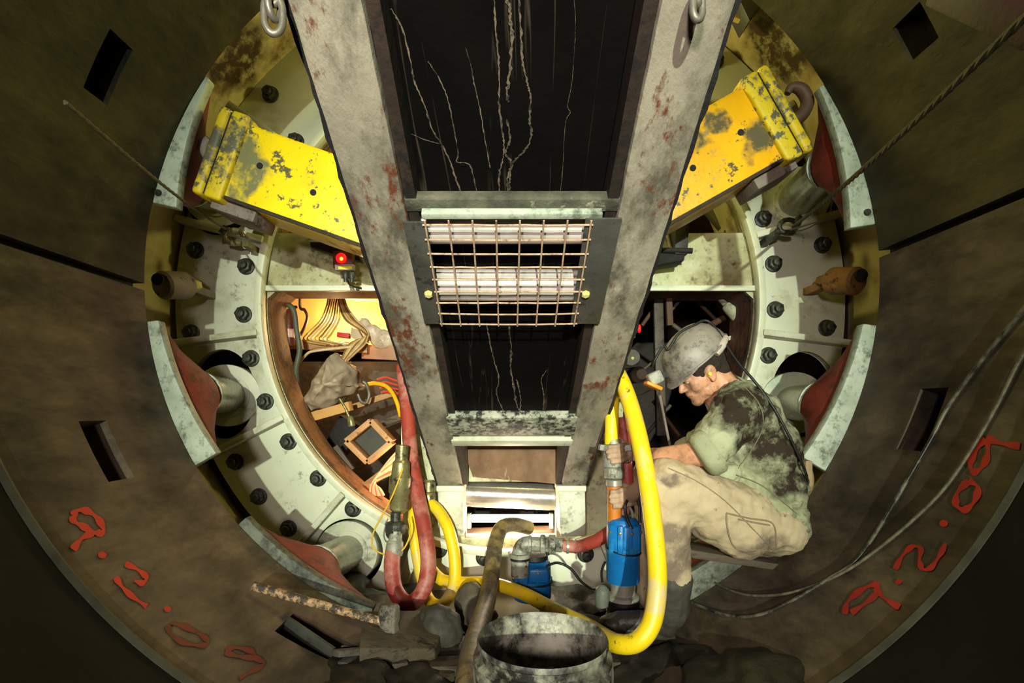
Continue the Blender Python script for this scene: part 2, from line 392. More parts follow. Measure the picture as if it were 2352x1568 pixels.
# (start angle, end angle, hole) clockwise from image right
cells = [(-15, 7, None, 'A2'), (7, 27, (1848, 905, 78, 100, 0), 'B2'), (27, 49, None, 'C2'), (49, 69, None, 'D2'), (69, 111, None, 'E'),
         (111, 131, (800, 1272, 78, 82, 30), 'D1'), (131, 153, None, 'C1'), (153, 173, (510, 905, 76, 103, 0), 'B1'), (173, 194, None, 'A1'),
         (194, 215, (512, 445, 78, 95, 20), 'J1'), (215, 236, None, 'T1'), (236, 304, None, 'TT'), (304, 325, None, 'T2'), (325, 345, (1835, 425, 80, 100, -20), 'J2')]
for a0, a1, h, nm in cells:
    holes = [circ(*h[:4], D2, 48, h[4])] if h else []
    recess = 0.0
    plate('plate', sector(a0+.1, a1-.1, RI, RO), holes, D2+recess, .05, M_white2 if nm in ('A1', 'B1', 'J1', 'J2') else M_white, bulk)
# ribs between cells (stand proud towards the tunnel)
for a in (7, 27, 49, 69, 111, 131, 153, 173, 194, 215, 236, 304, 325, 345):
    p0 = P(BX+(RI+2)*math.cos(math.radians(a)), BY+(RI+2)*math.sin(math.radians(a)), D2)
    p1 = P(BX+(RO+6)*math.cos(math.radians(a)), BY+(RO+6)*math.sin(math.radians(a)), D2)
    b = MB(); b.beam(p0+Vector((0, -.03, 0)), p1+Vector((0, -.03, 0)), .032, .09, (0, 1, 0)); b.build('rib', M_white2, bulk, bevel=.005)
# inner ring flange
b = MB(); n = 120
pr = [(561, 0), (561, -.06), (577, -.06), (577, 0)]
vs = []
for r, dy in pr:
    for i in range(n):
        q = P(BX+r*math.cos(2*math.pi*i/n), BY+r*math.sin(2*math.pi*i/n), D2); q.y += dy; vs.append(q)
fs = []
for i in range(4):
    for k in range(n): fs.append([i*n+k, i*n+(k+1) % n, ((i+1) % 4)*n+(k+1) % n, ((i+1) % 4)*n+k])
b.add(vs, fs); b.build('ring_flange', M_white, bulk, bevel=.006)
# inner disc with hatches: outline circle, holes
def arcpx(r, a0, a1, n=20): return [(BX+r*math.cos(math.radians(a0+(a1-a0)*i/n)), BY+r*math.sin(math.radians(a0+(a1-a0)*i/n))) for i in range(n+1)]
def X(pts): return [XZ(x, y, D2+.02) for x, y in pts]
RH = 558
def hatch(x_in, left, top=664):
    aT = math.degrees(math.asin((top+22-BY)/RH)); xb = abs(x_in-BX); aB = math.degrees(math.acos(xb/RH))
    arc = arcpx(RH, aT, aB)
    if left: arc = [(2*BX-x, y) for x, y in arc]
    xt = arc[0][0]+(-1 if not left else 1)*24
    return [(xt, top)]+arc+[(x_in, top)]
hl = hatch(926, True); hr = hatch(1432, False)
def ctop(left):
    a = [(1430, 536), (1430, 260)]+arcpx(RH, -56, -17, 12)
    if left: a = [(2*BX-x, y) for x, y in a]
    return a
hc = [(1068, 1106), (1278, 1106), (1278, 1236), (1068, 1236)]
disc = [pol(BX, BY, 573, i*3, D2+.02) for i in range(120)]
plate('inner_plate', disc, [X(hl), X(hr), X(ctop(True)), X(ctop(False)), X(hc)], D2+.02, .05, M_cross, bulk)
# reveals: tubes running back from each hatch
def reveal(pts, m, dep=.30, name='hatch_reveal'):
    b = MB(); n = len(pts)
    f = [P(x, y, D2+.02)+Vector((0, .0, 0)) for x, y in pts]; c = sum(f, Vector())/n
    ff = f+[q+Vector((0, dep, 0)) for q in f]+[c+(q-c)*1.03+Vector((0, dep, 0)) for q in f]+[c+(q-c)*1.03+Vector((0, .052, 0)) for q in f]
    fs = []
    for i in range(4):
        for k in range(n): fs.append([i*n+k, i*n+(k+1) % n, ((i+1) % 4)*n+(k+1) % n, ((i+1) % 4)*n+k])
    b.add(ff, fs); return b.build(name, m, bulk)
reveal(hl, M_rust, .24); reveal(hr, M_rustd); reveal(hc, M_white2, .12)
reveal(ctop(True), M_rust, .2); reveal(ctop(False), M_skin, .3)
# frame bar under crossbeam
for xa, xb in ((610, 925), (1432, 1740)):
    b = MB(); b.beam(P(xa, 662, D2), P(xb, 662, D2), .03, .02); b.build('hatch_lip', M_white, bulk, bevel=.004)
b = MB(); b.beam(P(927, 668, D2-.01), P(927, 1170, D2-.01), .016, .06); b.build('hatch_lip', M_white, bulk, bevel=.004)
# gusset rib in the bottom plate and a loose diagonal strip
b = MB(); b.prism([P(912, 1352, D2-.1), P(930, 1352, D2-.1), P(968, 1262, D2-.1), P(945, 1240, D2-.1)], (0, .1, 0)); b.build('gusset', M_white, bulk, bevel=.003)
# bolts
def bolt_proto(r, h):
    b = MB(); b.lathe([(r*1.25, 0), (r*1.25, -.006), (r*1.02, -.008)], (0, 0, 0), (0, 1, 0), 28)
    hexp = [(r*math.cos(i*math.pi/3), r*math.sin(i*math.pi/3)) for i in range(6)]
    b.prism([(x, -.004, z) for x, z in hexp], (0, -h, 0))
    b.lathe([(r*.62, -h), (r*.62, -h-.018), (r*.5, -h-.022)], (0, 0, 0), (0, 1, 0), 20)
    return b.build('bolt', M_bolt, bevel=.002)
bp = bolt_proto(.036, .032)
bolts = [(450, 575), (440, 764), (566, 612), (560, 722), (577, 823), (610, 922), (663, 1014), (731, 1098), (541, 1060), (595, 1140), (663, 1213), (811, 1168), (905, 1222),
         (1008, 1262), (1112, 1280), (1240, 1288), (1345, 1272), (1888, 563), (1776, 606), (1780, 711), (1898, 753), (1764, 816), (1752, 503), (1716, 405), (1643, 141), (1590, 245),
         (622, 218), (680, 326), (580, 508), (1600, 1172), (1716, 1000)]
for i, (x, y) in enumerate(bolts):
    o = bp if i == 0 else bp.copy()
    if i: COL.objects.link(o)
    o.location = P(x, y, D2-.001); o.rotation_euler = (0, random.uniform(0, 1), 0)
    o.parent = bulk; o.matrix_parent_inverse = Matrix.Translation(bulk.location).inverted()
# top-right clutter plates belonging to the bulkhead
b = MB(); b.prism([P(1670, -60, 2.45), P(1800, -60, 2.45), P(1755, 0, 2.45), P(1722, 48, 2.45)], (0, .12, 0)); b.build('top_block', M_flat, bulk, bevel=.005)
b = MB(); b.prism([P(1648, -30, 2.5), P(1652, 26, 2.5), P(1720, 52, 2.5), P(1742, 30, 2.5), P(1660, -40, 2.5)], (0, .03, 0)); b.build('bracket_plate', mat('tan_bracket', (196, 170, 110), (170, 140, 84), None, 9, rough=.6), bulk, bevel=.003)
b = MB(); n = 96; vs = []
for r, y in ((760, D2+.052), (RS, D2+.052), (RS, D2+.09), (760, D2+.09)):
    for i in range(n):
        a = 2*math.pi*i/n
        if r == 760: q = P(BX+760*math.cos(a), BY+760*math.sin(a), D2); q.y = y
        else: q = cylpt(RS-.004, -a, y)
        vs.append(q)
fs = []
for i in range(4):
    for k in range(n): fs.append([i*n+k, i*n+(k+1) % n, ((i+1) % 4)*n+(k+1) % n, ((i+1) % 4)*n+k])
b.add(vs, fs); b.build('outer_ring', M_darkbr, bulk)
for h in [c[2] for c in cells if c[2]]:
    b = MB(); n = 40; o_ = circ(h[0], h[1], h[2]*1.12, h[3]*1.06, D2, n, h[4])
    vs = [Vector((x, D2+.052, z)) for x, z in o_]+[Vector((x, D2+.55, z)) for x, z in o_]
    b.add(vs, [[k, (k+1) % n, n+(k+1) % n, n+k] for k in range(n)]+[[n+k for k in range(n)]]); b.build('jack_glow_blocker', M_darkbr, bulk)  # dark liner added behind each jack hole to block lamp glow
# ------------------------------------------------------------------ thrust jacks
def arcshoe(a0, a1, r_in0, r_in1, r_out=862, Y=D1+.004, th=.045, n=14):
    vs = []; fs = []
    for i in range(n+1):
        t = i/n; a = math.radians(a0+(a1-a0)*t); ri = r_in0+(r_in1-r_in0)*t
        for r in (ri, r_out):
            q = P(1176+r*math.cos(a), 640+r*math.sin(a), D1); q.y = Y
            vs.append(q); vs.append(q+Vector((0, th, 0)))
    for i in range(n):
        o = i*4; p = o+4
        fs += [[o, o+2, p+2, p], [o+1, p+1, p+3, o+3], [o, p, p+1, o+1], [o+2, o+3, p+3, p+2]]
    fs += [[0, 1, 3, 2], [n*4, n*4+2, n*4+3, n*4+1]]
    return vs, fs
def jack(label, gland, rodpx, shoe, rg=.165, rr=.090, shoemat=None, vis=True, barrel=True, redw=.11, boltpx=None):
    gx, gy = gland; rx, ry = rodpx[:2]; gY = D2-.03; rY = rodpx[2]
    g = P(gx, gy, gY); r = P(rx, ry, rY); d = (r-g).normalized()
    t = thing('hydraulic_jack', label, 'jack', g, 'thrust jacks around the bulkhead')
    b = MB(); b.lathe([(rg, -.16), (rg, .0), (rg*.985, .012), (rr*1.25, .014), (rr*1.25, .02), (rr, .02)], g, d, 40); b.build('gland', M_gland, t)
    b = MB(); b.cyl(g, r, rr, n=32); b.build('rod', M_rod, t)
    b = MB(); b.lathe([(rr*1.05, -.03), (rr*1.12, -.02), (rr*1.12, .0)], r, d, 32); b.build('rod_collar', M_shoe, t)
    a0, a1, i0, i1 = shoe
    vs, fs = arcshoe(a0, a1, i0, i1); b = MB(); b.add(vs, fs); so = b.build('shoe', shoemat or M_shoe, t, bevel=.006)
    # red spreader: from the rod end widening to the back of the shoe
    am = (a0+a1)/2; n = 6; b = MB()
    back = []
    for i in range(n+1):
        a = math.radians(a0+(a1-a0)*(.04+.92*i/n)); ri = i0+(i1-i0)*(.04+.92*i/n)
        q0 = P(1176+(ri+4)*math.cos(a), 640+(ri+4)*math.sin(a), D1); q1 = P(1176+860*math.cos(a), 640+860*math.sin(a), D1)
        q0.y = q1.y = D1+.05; back.append((q0, q1))
    ax = d; tang = Vector((-math.sin(math.radians(am)), 0, -math.cos(math.radians(am))))*-1
    rad = Vector((math.cos(math.radians(am)), 0, -math.sin(math.radians(am))))
    front = []
    tdir = (back[-1][0]-back[0][0]).normalized()
    for i in range(n+1):
        u = -1+2*i/n; s_ = math.sqrt(max(0, 1-u*u*.8))
        c = r-d*.0+tdir*u*rr*1.15
        front.append((c-rad*rr*1.1*s_, c+rad*rr*1.1*s_))
    vs = []
    for (q0, q1), (f0, f1) in zip(back, front):
        m0 = q0.lerp(f0, .45); m1 = q1.lerp(f1, .45)
        cm = r.lerp((q0+q1)/2, .5); mid0 = m0.lerp(cm, .12); mid1 = m1
        vs += [q0, q1, mid0, mid1, f0, f1]
    fs = []
    for i in range(n):
        o = i*6; p = o+6
        fs += [[o, o+2, p+2, p], [o+2, o+4, p+4, p+2], [o+1, p+1, p+3, o+3], [o+3, p+3, p+5, o+5], [o, p, p+1, o+1], [o+4, o+5, p+5, p+4]]
    for o in (0, n*6): fs += [[o, o+1, o+3, o+2], [o+2, o+3, o+5, o+4]]
    b.add(vs, fs); b.build('spreader', M_red, t, bevel=.006)
    if boltpx:
        q = P(boltpx[0], boltpx[1], D1); q.y = D1+.004; b = MB(); b.lathe([(.012, -.008), (.014, 0)], q, (0, 1, 0), 16); b.build('shoe_bolt', M_bolt, so)
    return t
jack('thrust jack at left with red spreader and long white shoe, below the grey lug', (522, 908), (452, 904, 2.29), (173.4, 149.5, 820, 790))
jack('thrust jack at lower left with a mud-streaked dark shoe and mint-stained gland', (797, 1268), (724, 1306, 2.28), (138.2, 112.8, 822, 816), shoemat=M_shoed, redw=.1)
jack('thrust jack at right directly behind the worker, with white sloping shoe', (1822, 925), (1893, 927, 2.27), (7.2, 31.5, 815, 785))
jack('thrust jack at upper right under the wire rope, with red collar and broad white shoe', (1828, 458), (1912, 378, 2.24), (-32.0, -8.6, 834, 788), boltpx=(1993, 487))
jack('thrust jack at upper left hidden behind the yellow strut cap, green-white shoe', (495, 445), (430, 420, 2.36), (213.5, 192.0, 836, 790), boltpx=(362, 442))
jack('thrust jack low on the right under the seated worker, only its grey shoe showing', (1560, 1270), (1620, 1290, 2.42), (42, 67, 800, 785), shoemat=M_shoed)
# ------------------------------------------------------------------ pin lugs
def lug(px, py, px2, m, m2, label):
    t = thing('pivot_lug', label, 'lug', P(px, py, 2.45))
    a = P(px, py, 2.45); c = P(px2, py, 2.62); d = (c-a).normalized()
    b = MB(); b.lathe([(.055, 0), (.066, .012), (.066, .13), (.058, .145)], a, d, 32); b.build('barrel', m, t)
    b = MB(); hp = a+d*.03+Vector((0, -.062, .012)); b.lathe([(.028, -.006), (.028, .0), (.02, .001), (.02, .012)], hp, (0, 1, 0), 24); b.build('pin_hole', M_dark, t)
    b = MB(); b.lathe([(.034, .145), (.034, .185), (.026, .19), (.026, .21)], a, d, 6); b.build('nut', m2, t)
    e = a+d*.12; b = MB(); b.beam(e, Vector((e.x, D2, e.z)), .05, .04, (0, 0, 1)); b.build('stem', m, t, bevel=.004)
    return t
lug(370, 655, 445, M_lug, M_luglt, 'grey cylindrical pivot lug with a pale nut on the left bulkhead plate')
lug(1972, 645, 1890, M_lugr, M_lugr, 'rusty brown pivot lug on the right bulkhead plate')
# ------------------------------------------------------------------ conveyor
A = Vector((0, 2.65, .55)); dv = Vector((0, -1.77, 1.07)).normalized(); nv = Vector((0, -dv.z*-1, 0)); nv = Vector((0, dv.z, -dv.y)).normalized()
def K(s, x, h): return A+dv*s+Vector((x, 0, 0))+nv*h
def kbox(b, s0, s1, x0, x1, h0, h1):
    vs = [K(s, x, h) for s in (s0, s1) for x in (x0, x1) for h in (h0, h1)]
    return b.add(vs, [[0, 1, 3, 2], [4, 6, 7, 5], [0, 4, 5, 1], [2, 3, 7, 6], [0, 2, 6, 4], [1, 5, 7, 3]])
def s_of(py):
    k = (py-VY)/F; Y = 1.218/(.6045-k); return (2.65-Y)/.8557
conv = thing('conveyor', 'inclined belt conveyor frame of worn grey beams rising overhead from the bulkhead', 'conveyor', tuple(A))
def rough_beam(side):
    b = MB(); n = 60; S = 3.3; prof = [(.252, 0), (.378, 0), (.378, .10), (.252, .17)]
    vs = []; fs = []
    for i in range(n+1):
        s = -.02+(S+.02)*i/n; j = random.uniform(-.0025, .0025)
        for (x, h) in prof: vs.append(K(s, side*(x+(j if x > .3 else j*.6)), h))
    for i in range(n):
        for k in range(4): fs.append([i*4+k, i*4+(k+1) % 4, (i+1)*4+(k+1) % 4, (i+1)*4+k])
    fs += [[0, 1, 2, 3], [n*4+3, n*4+2, n*4+1, n*4]]
    b.add(vs, fs); b.build('side_beam', M_beam, conv, bevel=.006)
    b = MB(); vs = []; fs = []; n = 110
    for i in range(n+1):
        s = S*i/n; j = random.uniform(-.003, .003)
        for (x, h) in ((.374, .002), (.384+j, -.001), (.386+j, .05), (.374, .05)): vs.append(K(s, side*x, h))
    for i in range(n):
        for k in range(4): fs.append([i*4+k, i*4+(k+1) % 4, (i+1)*4+(k+1) % 4, (i+1)*4+k])
    b.add(vs, fs); b.build('edge_lip', M_dark, conv)
    b = MB(); kbox(b, -.02, S, side*.225, side*.25, .015, .19); b.build('web_plate', M_darkbr, conv)
rough_beam(-1); rough_beam(1)
b = MB(); kbox(b, .42, 3.3, -.23, .23, .085, .10); b.build('belt', M_belt, conv)
def belt_px(x, y, h=.0835):
    u = Vector(((x-CX)/F, 1, -(y-VY)/F)); o = Vector((0, 0, CAMZ)); p0 = K(0, 0, h)
    return o+u*((p0-o).dot(nv)/u.dot(nv))
def c4s(l): return [(780+x/2.557, y/2.557) for x, y in l]
def c7s(l): return [(880+x/2.613, 420+y/2.613) for x, y in l]
streaks = [(c4s([(905, -30), (915, 130), (930, 300), (940, 450), (935, 600), (955, 760), (965, 850), (960, 930), (940, 1010), (935, 1150)]), 2.2), (c4s([(980, -30), (1000, 80), (1010, 200), (1000, 400), (985, 540), (990, 600)]), 4),
    (c4s([(1050, -30), (1065, 200), (1075, 350), (1100, 480), (1120, 560), (1118, 700), (1125, 800), (1090, 880), (1030, 940), (1000, 1000), (1000, 1080), (985, 1170)]), 2.6),
    (c4s([(1375, -30), (1385, 120), (1378, 300), (1365, 480), (1340, 620), (1355, 660), (1325, 730), (1310, 1000), (1290, 1170)]), .7), (c4s([(740, 280), (770, 380), (790, 490), (825, 640), (850, 800), (880, 960), (885, 985)]), 1.2),
    (c4s([(520, 360), (595, 480), (640, 600), (670, 750), (695, 900), (690, 950), (765, 970), (800, 1100), (825, 1160)]), 1.4), (c4s([(300, 50), (370, 170), (420, 380), (440, 480), (500, 620), (545, 760), (600, 850), (650, 950), (690, 1070), (735, 1180)]), 1.9),
    (c4s([(250, 500), (280, 700), (290, 760), (330, 930), (380, 1180)]), 1.6), (c4s([(290, 760), (400, 780), (500, 820), (590, 845)]), 1.0), (c4s([(290, 440), (320, 560), (345, 700), (385, 880), (445, 1180)]), 1.3),
    (c4s([(985, 700), (1000, 820), (975, 900), (1010, 960), (985, 1060), (1000, 1170)]), 2.4),
    (c7s([(620, 840), (640, 950), (665, 1060), (695, 1180), (680, 1260), (720, 1370)]), 1.6), (c7s([(755, 860), (770, 1000), (765, 1100), (785, 1220), (800, 1330), (835, 1380)]), 2.2),
    (c7s([(345, 880), (380, 1060), (410, 1230), (450, 1400)]), 1.1), (c7s([(985, 1120), (950, 1180), (965, 1280), (960, 1380)]), 1.2), (c7s([(800, 1180), (825, 1290), (820, 1380)]), 1.6)]
M_streak = mat('dried_mud_streak', (112, 98, 78), (62, 56, 44), (30, 26, 22), 16, 50, .53, rough=.8, bump=.4)
b = MB()
for pl_, wd in streaks:
    pts = smooth_path([Vector((x, y, 0)) for x, y in pl_], 9); L = []; Rr = []; n = len(pts)
    for i, p in enumerate(pts):
        t = (pts[min(i+1, n-1)]-pts[max(0, i-1)]); t.normalize(); q = Vector((-t.y, t.x, 0)); ww = wd*random.uniform(.35, 1.25); jx = random.uniform(-1, 1)*wd*.6
        L.append(belt_px(p.x+q.x*ww+jx, p.y+q.y*ww)); Rr.append(belt_px(p.x-q.x*ww+jx, p.y-q.y*ww))
    b.add(L+Rr, [[i, i+1, n+i+1, n+i] for i in range(n-1)])
tag(b.build('mud_streaks', M_streak, conv), None, None, kind='stuff')
b = MB(); kbox(b, .3, 3.3, -.25, .25, .19, .20); b.build('top_pan', M_darkbr, conv)
# cross members
b = MB(); s0 = s_of(494); s1 = s_of(462)
M_ledge = mat('muddy_ledge', (96, 94, 78), (44, 46, 38), (150, 144, 122), 14, 40, .60, rough=.7, bump=.5)
kbox(b, s0, s1-.004, -.262, .262, .012, .045); cm = b.build('cross_member', M_ledge, conv, bevel=.003)
b = MB(); kbox(b, s0-.006, s0+.010, -.215, .215, -.008, .02); b.build('angle_edge', M_shoe, cm, bevel=.002)
b = MB(); s0 = s_of(1022); s1 = s_of(960)
kbox(b, s0, s0+.05, -.26, .26, -.005, .02); kbox(b, s0+.04, s0+.10, -.26, .26, .015, .05); cm = b.build('cross_member', M_white2, conv, bevel=.003)
b = MB(); kbox(b, s0+.095, s1+.01, -.26, .26, -.004, .03); b.build('top_flange', mat('speckled_flange', (176, 176, 158), (120, 124, 108), (34, 36, 30), 12, 44, .50, rough=.6, bump=.4), cm, bevel=.003)
# return idlers seen through the guard
for py0, py1, r in ((524, 578, .042), (650, 716, .045)):
    s = (s_of(py0)+s_of(py1))/2; b = MB(); b.cyl(K(s, -.225, .05), K(s, .225, .05), r, n=32); b.build('return_idler', M_roll, conv)
# mesh guard, a thing bolted under the frame: part of the conveyor
g = MB(); gs0 = s_of(737); gs1 = s_of(503)
gd = MB(); kbox(gd, gs0, gs1, -.262, -.205, -.012, -.006); o = gd.build('guard_bar', M_flat, conv, bevel=.001)
gd = MB(); kbox(gd, gs0, gs1+.01, .175, .262, -.012, -.006); o2 = gd.build('guard_bar', M_flat, conv, bevel=.001)
for xx, oo in ((-.232, o), (.205, o2)):
    q = K(gs0+.13, xx, -.012); b = MB(); b.lathe([(.012, 0), (.012, .008), (.007, .012)], q, -nv, 6); b.build('guard_bolt', M_luglt, oo)
gr = MB()
for i in range(9):
    s = gs0+.004+(gs1-gs0-.01)*i/8; sag = [(-.215+.41*j/10) for j in range(11)]
    gr.ring([K(s+random.uniform(-.001, .001)-.004*math.sin(j/10*3.14)*(1 if i < 2 else .2), x, -.014) for j, x in enumerate(sag)], .0026, 8)
for i in range(8):
    x = -.21+i*.0565
    gr.ring([K(gs0-.002+(gs1-gs0+.012)*j/8, x+.003*(j/8), -.018) for j in range(9)], .0024, 8)
gr.build('wire_grid', M_mesh, conv)
# foot blocks under the beams, fixed to the bulkhead
for side, x0, x1 in ((-1, 1004, 1064), (1, 1281, 1345)):
    b = MB(); b.prism([P(x0, 1126, 2.64), P(x1, 1126, 2.64), P(x1+2, 1232, 2.64), P(x0+6, 1232, 2.64)], (0, .17, 0)); b.build('conveyor_seat', M_white2, bulk, bevel=.012)
    b = MB(); b.beam(P(x0-2, 1122, 2.64)+Vector((0, .07, 0)), P(x1+2, 1122, 2.64)+Vector((0, .07, 0)), .03, .15, (0, 1, 0)); b.build('seat_pad', M_white, bulk, bevel=.006)
# chute scraper plate, tail roller, strip lamp
M_copper = mat('wet_scraper_plate', (150, 118, 92), (96, 70, 52), (206, 180, 150), 7, 16, .60, .05, rough=.35, metal=.3, bump=.25, stretch=(1, 1, .5))
b = MB(); b.prism([P(1060, 1020, 2.66), P(1300, 1020, 2.66), P(1290, 1112, 2.70), P(1086, 1095, 2.70)], (0, .015, 0)); b.build('scraper_plate', M_copper, conv)
M_drum = mat('polished_drum', (178, 172, 166), (150, 144, 138), None, 14, rough=.25, metal=.7, bump=.04)
b = MB(); b.cyl(P(1056, 1132, 2.88), P(1290, 1142, 2.88), .072, n=40); b.build('tail_roller', M_drum, conv)
b = MB(); b.cyl(P(1072, 1232, 3.05), P(1272, 1226, 3.05), .05, n=32); b.build('lower_roller', M_copper, conv)
lampT = thing('strip_lamp', 'glowing white strip lamp under the tail roller behind the conveyor opening', 'lamp', P(1172, 1190, 2.98))
M_glow = mat('lamp_glow', (255, 240, 220), None, None, rough=.5, bump=0, emit=(255, 232, 200), estr=22)
b = MB(); b.beam(P(1084, 1190, 2.96), P(1262, 1190, 2.96), .042, .03); b.build('diffuser', M_glow, lampT, bevel=.006)
for x in (1078, 1266):
    b = MB(); b.beam(P(x, 1178, 2.96), P(x, 1212, 2.96), .022, .04); b.build('end_bracket', M_shoe, lampT, bevel=.003)
# shackles / chain hanging at the beam tops
def chain(cx, cyy, Y, n, label, r=.022):
    t = thing('lifting_chain', label, 'chain', P(cx, cyy, Y))
    for i in range(n):
        c = P(cx+4*(i % 2)-i*2, cyy-i*34, Y); b = MB(); ps = []
        for k in range(25):
            a = 2*math.pi*k/24; x = r*.62*math.cos(a); z = r*1.15*math.sin(a)+(.006 if math.sin(a) > 0 else -.006)
            ps.append(c+(Vector((x, .3*x, z)) if i % 2 == 0 else Vector((.35*x, x, z))))
        b.ring(ps, .0062, 10, cap=False); b.build('link', M_steel, t)
    return t
chain(628, 34, .86, 3, 'steel chain hanging at the top of the left conveyor beam')
chain(1602, 14, .86, 2, 'steel chain end hanging at the top of the right conveyor beam', .014)
# ------------------------------------------------------------------ yellow struts
def strut(p_cap, p_in, w, m, label, Y=2.12, capm=None, hook=None):
    """box strut from its capped outer end (px) to its inner end (px), axis in a plane at depth Y; w = width in px"""
    a = P(*p_cap, Y); c = P(*p_in, Y); d = (c-a).normalized(); W = w/F*Y; n = Vector((0, 1, 0)); up = d.cross(n)
    if up.z < 0: up = -up
    t = thing('yellow_strut', label, 'strut', tuple(a))
    H = .24
    def Q(s, u, h): return a+d*s+up*u+n*h
    def bx(b, s0, s1, u0, u1, h0, h1):
        vs = [Q(s, u, h) for s in (s0, s1) for u in (u0, u1) for h in (h0, h1)]
        return b.add(vs, [[0, 1, 3, 2], [4, 6, 7, 5], [0, 4, 5, 1], [2, 3, 7, 6], [0, 2, 6, 4], [1, 5, 7, 3]])
    L = (c-a).length
    b = MB(); bx(b, .10, L, -W/2, W/2, 0, H); b.build('box_beam', m, t, bevel=.016, seg=3)
    b = MB(); bx(b, .052, .125, -W/2-.022, W/2+.022, -.022, H+.02); b.build('end_flange', capm, t, bevel=.012, seg=3)
    b = MB(); bx(b, 0, .046, -W/2-.024, W/2+.024, -.024, H+.02); b.build('end_cap', capm, t, bevel=.016, seg=3)
    b = MB(); bx(b, .04, .058, -W/2-.012, W/2+.012, -.012, H); b.build('joint_strip', M_dark, t)
    b = MB(); bx(b, .10, L, -W/2-.004, -W/2+.01, -.004, .006); b.build('weld_edge', M_darkbr, t)
    for s in (.22, .46):
        b = MB(); b.lathe([(.013, -.004), (.010, .003)], Q(s, .01 if s < .3 else -.02, 0), (0, 1, 0), 16); b.build('tapped_hole', M_dark, t)
    b = MB(); bx(b, .06, .25, -W/2-.05, -W/2, .03, H-.03); b.build('underside_bracket', M_lug, t, bevel=.006)
    return t, Q, W
tL, QL, WL = strut((478, 345), (892, 491), 182, M_yel, 'bright yellow chipped box strut at upper left, sloping down behind the left beam', capm=M_yelcap)
# the left one continues behind the conveyor
tR, QR, WR = strut((1812, 248), (1424, 468), 196, M_yel2, 'amber yellow chipped box strut at upper right with a small hook', capm=M_yelcap)
hk = MB(); hp = [QR(.01, -.04, .03), QR(-.05, -.045, .03), QR(-.10, -.01, .03), QR(-.105, .045, .03), QR(-.075, .075, .03), QR(-.045, .062, .03)]
hk.ring(smooth_path(hp, 6), [.026-.014*max(0, i-18)/12 for i in range(31)], 14); hk.build('hook', mat('brown_hook', (92, 66, 48), (64, 48, 38), None, 9, bump=.3), tR)
hk = MB(); hp = [QL(-.0, .0, .06), QL(-.03, -.01, .06), QL(-.055, .01, .06), QL(-.06, .04, .06), QL(-.05, .06, .06)]
hk.ring(smooth_path(hp, 6), .02, 14); hk.build('hook', M_lug, tL)
# ================================================================== hoses, pumps, ropes
M_hy = mat('scuffed_yellow_hose', (232, 200, 24), (214, 176, 20), (74, 64, 34), 7, 34, .62, .03, rough=.4, bump=.12, c4=(196, 176, 118), th4=.58, s4=7)
M_hr = mat('dusty_red_hose', (156, 62, 50), (130, 48, 40), (84, 44, 36), 9, 34, .60, .05, rough=.5, bump=.12, c4=(176, 122, 108), th4=.58, s4=7)
M_hb = mat('muddy_tan_hose', (150, 128, 70), (118, 100, 62), (58, 50, 38), 6, 16, .52, .05, rough=.5, bump=.3, c4=(96, 88, 74), th4=.50, s4=6)
M_brass = mat('tarnished_brass', (150, 142, 96), (110, 104, 74), (58, 56, 44), 14, 40, .56, rough=.35, metal=.5, bump=.15)
M_galv = mat('muddy_galvanised', (158, 160, 144), (118, 118, 104), (70, 68, 56), 14, 36, .56, rough=.5, metal=.2, bump=.3)
M_orange = mat('orange_pipe', (190, 112, 22), (160, 90, 24), (90, 62, 34), 12, 40, .60, rough=.5, bump=.3)
M_blue = mat('blue_pump_paint', (14, 106, 172), (12, 88, 150), (46, 60, 70), 6, 34, .63, .03, rough=.38, bump=.12, c4=(40, 126, 180), th4=.6, s4=9)
M_blk = mat('black_rubber', (24, 23, 20), (14, 14, 12), (70, 66, 54), 12, 30, .64, rough=.5, bump=.2)
M_clamp = mat('bright_clamp', (196, 190, 176), None, None, 10, rough=.25, metal=.7, bump=0)
M_pail = mat('filthy_white_pail', (178, 176, 158), (124, 122, 106), (26, 25, 22), 7, 16, .52, .05, rough=.5, bump=.25, c4=(44, 42, 36), th4=.52, s4=6)
M_wire = mat('grey_cable', (120, 112, 90), (60, 56, 46), None, 40, rough=.5, bump=.2)
M_wireb = mat('taped_black_cable', (34, 33, 30), (110, 104, 90), None, 12, rough=.4, bump=.2, blotch=.15)
M_redp = mat('red_spray_paint', (214, 44, 22), (180, 34, 18), None, 9, rough=.6, bump=0)
M_redf = mat('faded_red_paint', (128, 36, 24), (84, 34, 24), None, 14, rough=.6, bump=0)
M_wood = mat('dirty_timber', (176, 140, 92), (130, 96, 60), (70, 50, 34), 5, 24, .58, rough=.7, bump=.3, stretch=(.4, 2, 3))
M_woodd = mat('muddy_timber', (84, 72, 54), (58, 50, 38), (34, 30, 24), 5, 24, .56, rough=.7, bump=.4, stretch=(.6, 2, 3))
def PP(l): return [P(*q) for q in l]
